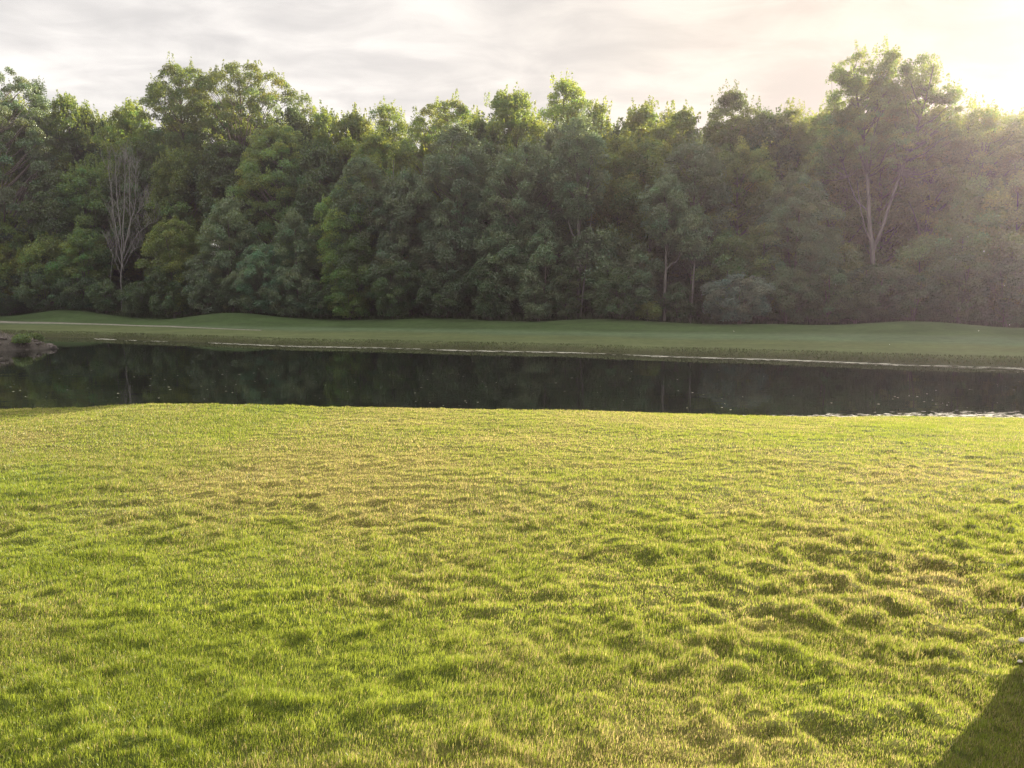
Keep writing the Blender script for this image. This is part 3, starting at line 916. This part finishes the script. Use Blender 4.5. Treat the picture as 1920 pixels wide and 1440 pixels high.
# small trees in front
FRONT = [
    ('sapling_tree', 'leafy small tree at the left edge, below the big cut off maple', 22, 452, 100, 0.3, 'maple', {}),
    ('sapling_tree', 'small dark green tree left of the bare tree, above the first mound', 95, 432, 100, 0.5, 'maple', {}),
    ('sapling_tree', 'small tree with a yellowish top touching the bare tree on its left', 160, 425, 90, 0.6, 'lime', dict(mat='maple')),
    ('lime_sapling', 'yellow green small tree right of the dark gap by the bare tree', 332, 408, 105, -0.2, 'lime', {}),
    ('sapling_tree', 'round topped grey green tree above the second mound, tallest there', 432, 366, 105, 0.4, 'poplar', dict(cb=0.05)),
    ('sapling_tree', 'grey green tree with a narrow rounded head right of the round topped one', 556, 392, 80, 0.2, 'poplar', dict(cb=0.05)),
    ('sapling_tree', 'low dense tree between the two grey green heads', 500, 455, 110, -0.2, 'bush', dict(mat='poplar')),
    ('sapling_tree', 'fresh green tree with a bulging left side, below the olive crown', 640, 346, 95, 0.0, 'lime', dict(mat='maple')),
    ('sapling_tree', 'small yellower green tree low beside the bulging fresh one', 672, 430, 85, -0.6, 'lime', {}),
    ('sapling_tree', 'grey leaved small tree below the thin grey stem', 745, 432, 100, -0.4, 'poplar', dict(cb=0.03)),
    ('sapling_tree', 'grey leaved small tree below the column shaped poplar', 838, 420, 105, -0.3, 'poplar', dict(cb=0.03)),
    ('sapling_tree', 'dense grey small tree left of the leaning thin stem', 935, 410, 110, 0.0, 'poplar', dict(cb=0.03)),
    ('sapling_tree', 'bluish leafy small tree touching the forked grey trunk', 1022, 420, 105, 0.2, 'poplar', dict(cb=0.03)),
    ('sapling_tree', 'green leafy small tree right of the forked grey trunk', 1140, 415, 95, 0.4, 'maple', dict(mat='poplar')),
    ('sapling_tree', 'shaded small tree left of the low forked trunk', 1198, 455, 85, 0.2, 'poplar', dict(cb=0.03)),
    ('sapling_tree', 'dim small tree above the round grey bush', 1365, 430, 95, 1.2, 'oak', dict(cb=0.1)),
    ('sapling_tree', 'tall dim sapling between the round grey bush and the willow shape', 1432, 415, 85, 0.6, 'oak', dict(cb=0.08)),
    ('sapling_tree', 'leafy small tree at the foot of the willow shape', 1520, 428, 100, 0.0, 'willow', {}),
    ('sapling_tree', 'dim small tree with a pale broken stem left of the pale forked trunk', 1580, 455, 85, 1.0, 'oak', dict(cb=0.15, bark='pale_bark')),
    ('sapling_tree', 'dim small tree right of the pale forked trunk', 1722, 440, 110, 1.0, 'oak', dict(cb=0.06)),
    ('sapling_tree', 'dim small tree with twin pale stems in the pink veil', 1805, 420, 110, 0.6, 'oak', dict(cb=0.15, bark='pale_bark')),
    ('sapling_tree', 'dim small tree nearest the right edge of the photo', 1895, 430, 110, 0.4, 'oak', dict(cb=0.06)),
]
for nm, lb, px, top, w, off, sty, kw in FRONT:
    plant(nm, T_, lb, px, top, w, off, sty, GF, **kw)

BUSH = [
    ('low dark bush at the left edge of the photo', 15, 530, 100, -0.8, 'maple'),
    ('low bush left of the first grassy mound crest', 85, 525, 95, -0.6, 'maple'),
    ('low dark bush behind the first grassy mound', 150, 532, 85, -0.6, 'dark'),
    ('small ferny bush at the foot of the bare dead tree', 198, 548, 60, -0.8, 'maple'),
    ('small dark bush right of the bare dead trunk', 262, 540, 70, -0.6, 'dark'),
    ('low bush below the yellow green small tree', 325, 520, 95, -1.0, 'dark'),
    ('low grey bush behind the second mound, left of its crest', 395, 510, 95, -0.8, 'poplar'),
    ('low grey bush behind the crest of the second mound', 470, 520, 95, -0.9, 'poplar'),
    ('low dark bush at the right foot of the second mound', 545, 512, 95, -0.7, 'poplar'),
    ('fresh green low bush right of the second mound', 655, 545, 80, -1.2, 'lime'),
    ('dim low bush just left of the fresh green one', 600, 525, 80, -0.8, 'dark'),
    ('broad dim bush below the grey small tree of the thin stem', 735, 515, 105, -0.8, 'maple'),
    ('broad dim bush below the column shaped poplar', 830, 518, 105, -0.8, 'dark'),
    ('dim bush left of the pale low spray', 915, 520, 90, -0.7, 'maple'),
    ('pale leaved low spray standing forward of the wood', 1010, 540, 85, -1.1, 'poplar'),
    ('dark low bush left of the leaning thin stem', 1062, 530, 70, -0.5, 'dark'),
    ('wide low green bush between the leaning stem and low forked trunk', 1165, 535, 115, -0.9, 'maple'),
    ('little bright bush in front of the low forked trunk', 1215, 565, 60, -1.2, 'lime'),
    ('small dim bush between the two slender trunks', 1272, 545, 60, -0.5, 'dark'),
    ('large round grey leaved bush, palest of the row', 1388, 512, 125, -2.0, 'silver'),
    ('dim bush right of the round grey bush', 1475, 510, 100, -0.8, 'willow'),
    ('dim bush below the willow shape', 1555, 512, 100, -0.8, 'maple'),
    ('wide dim bush hiding the foot of the tallest tree', 1640, 492, 130, -0.4, 'maple'),
    ('low dim bush in front of the tallest tree', 1605, 545, 90, -1.3, 'dark'),
    ('low bush right of the foot of the tallest tree', 1715, 515, 100, -0.9, 'maple'),
    ('hazy bush below the twin pale stems', 1800, 510, 105, -0.8, 'maple'),
    ('hazy bush at the right edge of the photo', 1890, 515, 110, -0.8, 'maple'),
]
for lb, px, top, w, off, mt in BUSH:
    dt = 0 if 'round grey' in lb or 'bright' in lb or 'fresh' in lb or 'tallest' in lb else 8 + (px * 37 % 34)
    plant('bush', 'bush', lb, px, top - dt, w, off, 'bush', GS, mat='dark' if mt == 'maple' else mt)

# deep in the wood, and beyond both sides of the frame: copies
protos = []
for k, (Hh, Ww, sty) in enumerate(((15.5, 7.0, 'dark'), (15.0, 6.5, 'maple'), (14.5, 7.5, 'dark'), (13.0, 6.0, 'oak'))):
    protos.append(build_tree(Hh, Ww, sty, 900 + k, cb=0.12 if sty != 'oak' else 0.1, name='wood_tree') + (Hh,))
rb = np.random.default_rng(77)


def reach(px, top, y, z):
    d = ray(px, top)
    return CAMZ + y * d[2] / d[1] - z


def copy_tree(k, x, y, hz, label, group, name='wood_tree'):
    z = float(z_far(np.array([x]), np.array([y]))[0])
    tr, cr, Hh = protos[k]
    s = hz / Hh
    rt = root(name, (x, y, z), rb.uniform(0, 6.28))
    rt.scale = (rb.uniform(0.95, 1.15), rb.uniform(0.95, 1.15), s)
    link('trunk', tr, rt); link('crown', cr, rt)
    tag(rt, label, 'tree', group)


nrow = 0
for off, step in ((13.5, 4.2), (18, 4.6), (24, 5.4)):
    for px in np.arange(-20, 1990, step / 66 * F):
        p = px + rb.normal(0, 18)
        x, y, z = place(p, off + rb.normal(0, 0.8))
        top = (222 if abs(p - 772) > 40 else 262) + rb.normal(0, 11) + (off - 13) * 0.8
        copy_tree(rb.integers(0, 4), x, y, reach(p, top, y, z), 'dim tree deep in the wood, glimpsed through gaps between nearer trees', 'trees deep in the wood')
bprotos = [build_tree(hh, ww, 'bush', 950 + k, mat='dark', name='under_bush', dens=0.8) for k, (hh, ww) in enumerate(((3.4, 4.2), (4.2, 4.4), (2.8, 4.6)))]
for off, step in ((3.5, 3.6), (6.5, 3.8), (10, 4.2), (14, 4.5), (27, 3.6), (30, 4.0)):
    for px in np.arange(-10, 1980, step / 66 * F):
        x, y, z = place(px + rb.normal(0, 14), off + rb.normal(0, 0.7))
        rt = root('bush', (x, y, z), rb.uniform(0, 6.28)); rt.scale = (1, 1, rb.uniform(0.85, 1.2)) if off < 20 else (1.3, 1.3, rb.uniform(1.9, 2.6))
        tr, cr = bprotos[rb.integers(0, 3)]
        link('stems', tr, rt); link('foliage', cr, rt)
        tag(rt, 'dim undergrowth bush inside the wood, glimpsed behind the front row', 'bush', 'undergrowth inside the wood')
EXTRA = [(-95, 3), (-190, 4), (-290, 2), (-400, 4), (-60, 9), (-160, 10), (-280, 10)]
for px, off in EXTRA:
    x, y, z = place(px, off)
    copy_tree(rb.integers(0, 4), x, y, rb.uniform(13, 17), 'tree of the wood continuing past the left edge of the photo', 'trees beyond the left edge')
for px, off, h in [(2010, 4, 12.5), (2100, 6, 11), (2190, 3, 12), (2290, 5, 11), (2400, 3, 11.5), (2520, 5, 11), (2660, 3, 12), (2050, 10, 12), (2230, 11, 12), (2420, 11, 12), (2600, 11, 12)]:
    x, y, z = place(px, off)
    copy_tree(rb.integers(0, 4), x, y, h, 'tree of the wood continuing past the right edge of the photo', 'trees beyond the right edge')

# ------------------------------------------------------------------ rocky point at the left
bx0, bx1 = -48.0, -29.3


def point_z(x, y):
    # a low spit coming in from the left, tip near x = -28.5
    yc = 49.5 + 0.10 * (x + 30)
    tipf = sstep(bx1 + 0.3, bx1 - 6.5, x)
    wdt = 2.9 * np.sqrt(np.clip(tipf, 0, 1)) + 0.05
    d = np.abs(y - yc) / wdt
    return WATER - 0.5 + (0.5 + 1.35 * tipf ** 0.6 + 0.12 * fbm(x * 0.9, y * 0.9, 14, 3)) * sstep(1.25, 0.25, d)


xs3 = np.linspace(bx0, bx1 + 0.6, 90); ys3 = np.linspace(44.5, 54, 60)
X, Y = np.meshgrid(xs3, ys3); Z = point_z(X, Y)
v = np.stack([X, Y, Z], -1).reshape(-1, 3)
i, j = np.meshgrid(np.arange(59), np.arange(89), indexing='ij'); a = i * 90 + j
q = np.stack([a, a + 1, a + 91, a + 90], -1).reshape(-1, 4)
M['bank'] = rough_material('bank_earth', (0.06, 0.055, 0.046), (0.125, 0.112, 0.10), 3, 0.8, bump_dist=0.06)
tag(link('bank', make_mesh('bank', v, quads=q, mat=M['bank'], smooth=True)), kind='structure')
n = 5200
x = rng.uniform(bx0, bx1, n); y = rng.uniform(46.5, 52.5, n)
k = point_z(x, y) > WATER + 0.05
x, y = x[k], y[k]; n = len(x)
cols = np.array([(0.20, 0.17, 0.145), (0.15, 0.135, 0.115), (0.10, 0.11, 0.05), (0.17, 0.15, 0.135)])[rng.integers(0, 4, n)] * rng.uniform(0.7, 1.2, n)[:, None]
V, Q, Tt, C = blades(x, y, 0.26 * rng.uniform(0.3, 1.3, n), 0.035 * rng.uniform(.6, 1.4, n), cols, rng.uniform(0.2, 0.9, n), point_z, 1)
tag(link('dry_grass', make_mesh('dry_grass', V, tris=Tt, mat=M['weed'], colors=C)), 'dry brown grass over the rocky point in the pond', 'dry grass', kind='stuff')


def stone_mesh(seed, sx, sy, sz):
    import bmesh
    r = np.random.default_rng(seed)
    bm = bmesh.new(); bmesh.ops.create_icosphere(bm, subdivisions=2, radius=1.0)
    dirs = unit(r.normal(0, 1, (7, 3))); dd = r.uniform(0.6, 0.9, 7)
    for vv in bm.verts:
        c = np.array(vv.co)
        for dv, e in zip(dirs, dd):
            s_ = c @ dv - e
            if s_ > 0: c = c - dv * s_ * 0.9
        c = c * (1 + 0.06 * r.normal())
        vv.co = Vector((c[0] * sx, c[1] * sy, c[2] * sz))
    me = bpy.data.meshes.new('stone'); bm.to_mesh(me); bm.free()
    me.materials.append(M['stone'])
    return me


M['pale_stone'] = rough_material('pale_stone', (0.50, 0.46, 0.40), (0.68, 0.63, 0.56), 8, 0.3)
stones = [stone_mesh(k, 0.34, 0.26, 0.2) for k in range(5)]
rs = np.random.default_rng(8)
k = 0
for n_ in range(400):
    x = rs.uniform(-37, bx1 + 0.2); y = rs.uniform(46.2, 50.2)
    zz = float(point_z(np.array([x]), np.array([y]))[0])
    if not (WATER - 0.05 < zz < WATER + 0.75): continue
    o = link('stone', stones[n_ % 5], None, (x, y, zz + 0.03)); sc = rs.uniform(0.35, 0.85)
    o.scale = (sc, sc, sc); o.rotation_euler = (0, 0, rs.uniform(0, 6.28))
    tag(o, 'grey brown stone on the rocky point in the pond', 'stone', 'stones on the rocky point')
    k += 1
    if k >= 46: break
# flat wet slabs at the tip
for px, py, sc, lb in ((76, 646, 1.25, 'flat pale slab at the water line behind the yellow green weed clump'), (84, 649.5, 1.1, 'flat pale slab in front at the tip of the rocky point'), (72, 651, 0.9, 'flat wet slab beside the foot of the yellow green weed clump')):
    p = at_z(px, py, WATER + 0.04)
    o = link('slab_stone', stones[int(px) % 5], None, p); o.scale = (sc * 1.3, sc, sc * 0.35)
    tag(o, lb, 'stone', 'stones on the rocky point')
for lb, px, py, h, w in (('yellow green weed clump at the tip of the rocky point', 60, 640, 0.85, 1.3), ('olive weed clump on top of the rocky point', 40, 634, 0.32, 0.9)):
    p = at_z(px, py, WATER + (0.35 if px > 50 else 0.75))
    rt = root('weed_clump', (p[0], p[1], p[2] - 0.3))
    tr, cr = build_tree(h, w, 'bush', 333 + px, mat='lime', name='weed_clump')
    link('stems', tr, rt); link('foliage', cr, rt)
    tag(rt, lb, 'weeds')

# ------------------------------------------------------------------ the house whose shadow falls on the lawn
hx, hy = 4.75, 6.3
rt = root('brick_house', (hx, hy, 0))
tag(rt, 'brick house right of the view, casting the shadow in the lawn corner', 'house')
sp = Soup(); sp.box(0, -14, -0.4, 9, 0, 3.3)
g0 = np.array([[0, -14, 3.3], [9, -14, 3.3], [4.5, -14, 5.6], [0, 0, 3.3], [9, 0, 3.3], [4.5, 0, 5.6]], float)
wall = link('wall', sp.mesh('house_wall', M['brick']), rt)
link('gable', make_mesh('house_gable', g0, tris=[[0, 1, 2], [4, 3, 5]], mat=M['white']), rt)
sp = Soup()
for sgn in (0, 1):
    e = -0.4 if sgn == 0 else 9.4
    ez = 3.3 - 0.4 * 2.3 / 4.5
    t_ = 0.14
    v = np.array([[e, -14.3, ez], [4.5, -14.3, 5.61], [4.5, 0.3, 5.61], [e, 0.3, ez], [e, -14.3, ez + t_], [4.5, -14.3, 5.61 + t_], [4.5, 0.3, 5.61 + t_], [e, 0.3, ez + t_]], float)
    sp.add(v, [[0, 1, 2, 3], [4, 7, 6, 5], [0, 4, 5, 1], [1, 5, 6, 2], [2, 6, 7, 3], [3, 7, 4, 0]])
link('roof', sp.mesh('house_roof', M['roof']), rt)
for yy in (-2.6, -5.6, -9.5):
    sp = Soup(); w_, h_ = 1.2, 1.3
    for (a0, b0, a1, b1) in ((0, 0, w_, .08), (0, h_ - .08, w_, h_), (0, .08, .08, h_ - .08), (w_ - .08, .08, w_, h_ - .08), (w_ / 2 - .03, .08, w_ / 2 + .03, h_ - .08)):
        sp.box(-0.06, yy + a0, 1.0 + b0, 0.02, yy + a1, 1.0 + b1)
    fr = link('window', sp.mesh('window_frame', M['white']), rt)
    sp = Soup(); sp.box(-0.02, yy + .07, 1.07, 0.01, yy + w_ - .07, 1.0 + h_ - .07)
    link('pane', sp.mesh('window_pane', M['glass']), fr)

# ------------------------------------------------------------------ small things on the lawn and in the air
def ground_pt(px, py):
    x, y, z = at_z(px, py, 0)
    for _ in range(4):
        x, y, z = at_z(px, py, float(z_near(np.array([x]), np.array([y]))[0]))
    return np.array([x, y, z])


a = ground_pt(1893, 1153); b = ground_pt(1935, 1146)
sp = Soup()
ptw = [a + [0, 0, .03], a * .6 + b * .4 + [0.01, .01, .045], b + [0, 0, .04]]
sp.add(*tube(ptw, [0.004, 0.006, 0.006], 6)); m_ = a * .5 + b * .5 + np.array([0, 0, .045]); sp.add(*tube([m_, m_ + [.05, .06, .02]], [.004, .002], 5))
tag(link('twig', sp.mesh('twig', M['twig'], True)), 'dry straw coloured twig lying on the lawn at the right edge', 'twig')
for px, py, sc, lb in ((1917, 1205, 0.10, 'pale stone in the lawn at the right edge, larger one'), (1912, 1245, 0.06, 'small pale stone at the tip of the house shadow')):
    p = ground_pt(px, py)
    me = stones[2].copy(); me.materials.clear(); me.materials.append(M['pale_stone'])
    o = link('stone', me, None, (p[0], p[1], p[2] + 0.02)); o.scale = (sc, sc, sc)
    tag(o, lb, 'stone')

sp = Soup(); rf = np.random.default_rng(4)
for k in range(40):
    d = unit(rf.normal(0, 1, 3)); e = unit(np.cross(d, rf.normal(0, 1, 3))) * 0.0022; ln = 0.020 * rf.uniform(.7, 1.2)
    sp.add(np.array([d * 0.002 - e, d * 0.002 + e, d * ln + e, d * ln - e]), [[0, 1, 2, 3]])
fl = make_mesh('seed_fluff', np.concatenate(sp.v), quads=np.concatenate(sp.q), mat=M['fluff'], colors=np.ones((sp.n, 3)))
FL = [(1845, 471, 14, 1.35), (1893, 609, 15, 1.0), (1835, 620, 14, 0.9), (1815, 444, 16, .85), (1783, 448, 16, .85), (1853, 477, 15, .6), (1792, 486, 15, .7), (1567, 533, 18, .8), (1883, 535, 16, .8), (1376, 621, 18, .8), (1668, 646, 18, .7)]
for k, (px, py, Yv, sc) in enumerate(FL):
    o = link('seed_fluff', fl, None, at_y(px, py, Yv)); o.scale = (sc * 0.55,) * 3; o.rotation_euler = (k, k * 2, k * 3)
    if k == 0: tag(o, 'brightest white seed fluff adrift before the hazy right wood', 'seed fluff', 'drifting seed fluff')
    else: tag(o, 'faint white seed fluff adrift in the air over the pond', 'seed fluff', 'drifting seed fluff')

# ------------------------------------------------------------------ haze, added for the pinkish flare veil towards the sun
bm_v = np.array([[x, y, z] for z in (-3.6, 31.0) for y in (-62, 166) for x in (-152, 152)], float)
m, nt, N, L, out = new_mat('veil_haze')
pv = N.new('ShaderNodeVolumePrincipled')
pv.inputs['Color'].default_value = (0.90, 0.75, 0.95, 1)
pv.inputs['Density'].default_value = 0.00052
pv.inputs['Anisotropy'].default_value = 0.71
L.new(pv.outputs[0], out.inputs['Volume'])
hz = link('added_haze', make_mesh('added_haze', bm_v, quads=[[0, 2, 3, 1], [4, 5, 7, 6], [0, 1, 5, 4], [2, 6, 7, 3], [0, 4, 6, 2], [1, 3, 7, 5]], mat=m))
tag(hz, 'thin pinkish haze added as a veil of light over lawn, pond and wood', 'added_haze', kind='stuff')

# ------------------------------------------------------------------ sky and sun
w = bpy.data.worlds.new('World'); scn.world = w; w.use_nodes = True
nt = w.node_tree; N, L = nt.nodes, nt.links; N.clear()
out = N.new('ShaderNodeOutputWorld'); bg = N.new('ShaderNodeBackground'); bg.inputs['Strength'].default_value = 0.10
sky = N.new('ShaderNodeTexSky'); sky.sky_type = 'NISHITA'; sky.sun_disc = False
sky.sun_elevation = R(SUN_EL); sky.sun_rotation = R(SUN_AZ)
sky.air_density = 1.0; sky.dust_density = 1.8; sky.ozone_density = 1.0
tc = N.new('ShaderNodeTexCoord')
sx = N.new('ShaderNodeSeparateXYZ'); L.new(tc.outputs['Generated'], sx.inputs[0])


def mth(op, a=None, b=None, c=None):
    n = N.new('ShaderNodeMath'); n.operation = op
    for i_, s_ in enumerate((a, b, c)):
        if s_ is None: continue
        if isinstance(s_, (int, float)): n.inputs[i_].default_value = s_
        else: L.new(s_, n.inputs[i_])
    return n.outputs[0]


zc = mth('ADD', mth('MAXIMUM', sx.outputs['Z'], 0.0), 0.16)
u_ = mth('DIVIDE', sx.outputs['X'], zc); v_ = mth('DIVIDE', sx.outputs['Y'], zc)
cx = N.new('ShaderNodeCombineXYZ'); L.new(u_, cx.inputs[0]); L.new(v_, cx.inputs[1])


def cloud(scale, rot, stretch, det, rough, dist):
    mp = N.new('ShaderNodeMapping'); mp.inputs['Rotation'].default_value = (0, 0, R(rot)); mp.inputs['Scale'].default_value = (*stretch, 1)
    L.new(cx.outputs[0], mp.inputs['Vector'])
    n = N.new('ShaderNodeTexNoise'); n.inputs['Scale'].default_value = scale; n.inputs['Detail'].default_value = det
    n.inputs['Roughness'].default_value = rough; n.inputs['Distortion'].default_value = dist
    L.new(mp.outputs[0], n.inputs['Vector'])
    return n.outputs['Fac']


c1 = cloud(2.0, 20, (1.0, 1.1), 6, 0.5, 0.5)
c2 = cloud(5.0, 15, (0.7, 1.2), 6, 0.55, 0.7)
cm = mth('ADD', mth('MULTIPLY', c1, 0.65), mth('MULTIPLY', c2, 0.35))
cf = N.new('ShaderNodeMapRange'); cf.interpolation_type = 'SMOOTHSTEP'
cf.inputs['From Min'].default_value = 0.36; cf.inputs['From Max'].default_value = 0.64
L.new(cm, cf.inputs['Value'])
bw = N.new('ShaderNodeRGBToBW'); L.new(sky.outputs[0], bw.inputs[0])
# bright thin cloud takes its light from the sky and, round the sun, from the sun itself
saz, sel = R(SUN_AZ), R(SUN_EL)
dp = N.new('ShaderNodeVectorMath'); dp.operation = 'DOT_PRODUCT'; L.new(tc.outputs['Generated'], dp.inputs[0])
dp.inputs[1].default_value = (math.sin(saz) * math.cos(sel), math.cos(saz) * math.cos(sel), math.sin(sel))
lobe = mth('POWER', mth('MAXIMUM', dp.outputs['Value'], 0.0), 4.0)
zen_fill = N.new('ShaderNodeMapRange'); zen_fill.interpolation_type = 'SMOOTHSTEP'      # unseen overhead sky brightened, added fill for shaded trees and lawn
zen_fill.inputs['From Min'].default_value = 0.42; zen_fill.inputs['From Max'].default_value = 0.80
L.new(sx.outputs['Z'], zen_fill.inputs['Value'])
lum = mth('ADD', mth('MULTIPLY', mth('MINIMUM', bw.outputs[0], 6.0), 0.05), mth('ADD', 3.05, mth('ADD', mth('MULTIPLY', lobe, 0.15), mth('MULTIPLY', zen_fill.outputs[0], 3.2))))
tn = N.new('ShaderNodeMix'); tn.data_type = 'RGBA'
tn.inputs['A'].default_value = (1.0, 0.962, 0.91, 1); tn.inputs['B'].default_value = (0.70, 0.615, 0.46, 1)
L.new(mth('MINIMUM', mth('MULTIPLY', lobe, 1.1), 1.0), tn.inputs['Factor'])
lit = N.new('ShaderNodeVectorMath'); lit.operation = 'SCALE'; L.new(tn.outputs['Result'], lit.inputs[0])
shade = mth('MULTIPLY', lum, mth('ADD', 0.80, mth('MULTIPLY', cf.outputs[0], 0.36)))
L.new(shade, lit.inputs['Scale'])
mx = N.new('ShaderNodeMix'); mx.data_type = 'RGBA'
L.new(mth('ADD', 0.945, mth('MULTIPLY', cf.outputs[0], 0.04)), mx.inputs['Factor'])
cl = N.new('ShaderNodeVectorMath'); cl.operation = 'MINIMUM'; L.new(sky.outputs[0], cl.inputs[0]); cl.inputs[1].default_value = (6, 6, 6)
L.new(cl.outputs[0], mx.inputs['A']); L.new(lit.outputs[0], mx.inputs['B'])
L.new(mx.outputs['Result'], bg.inputs['Color']); L.new(bg.outputs[0], out.inputs['Surface'])

sd = bpy.data.lights.new('sun', 'SUN'); sd.energy = 5.0; sd.angle = R(0.5); sd.color = (1.0, 0.885, 0.68)
so = bpy.data.objects.new('sun', sd); col.objects.link(so)
sv = Vector((math.sin(saz) * math.cos(sel), math.cos(saz) * math.cos(sel), math.sin(sel)))
so.rotation_euler = (-sv).to_track_quat('-Z', 'Y').to_euler(); so.location = (30, 30, 24)

# ------------------------------------------------------------------ camera and render
cd = bpy.data.cameras.new('camera'); cd.sensor_width = 36; cd.lens = 36 * F / 1920
cd.clip_start = 0.05; cd.clip_end = 2000
cam = bpy.data.objects.new('camera', cd); col.objects.link(cam)
cam.location = (0, 0, CAMZ); cam.rotation_euler = (R(90) - PITCH, 0, 0)
scn.camera = cam
scn.view_settings.view_transform = 'Standard'; scn.view_settings.look = 'None'
scn.view_settings.gamma = 1; scn.view_settings.use_curve_mapping = False
scn.view_settings.exposure = 1.6
c = scn.cycles
c.use_denoising = True
c.denoising_prefilter = 'NONE'
c.max_bounces = 6; c.diffuse_bounces = 3; c.glossy_bounces = 3; c.transmission_bounces = 4; c.volume_bounces = 0
c.transparent_max_bounces = 4
c.use_adaptive_sampling = True; c.adaptive_threshold = 0.006
c.sample_clamp_indirect = 4
c.caustics_reflective = False; c.caustics_refractive = False

bpy.context.view_layer.update()
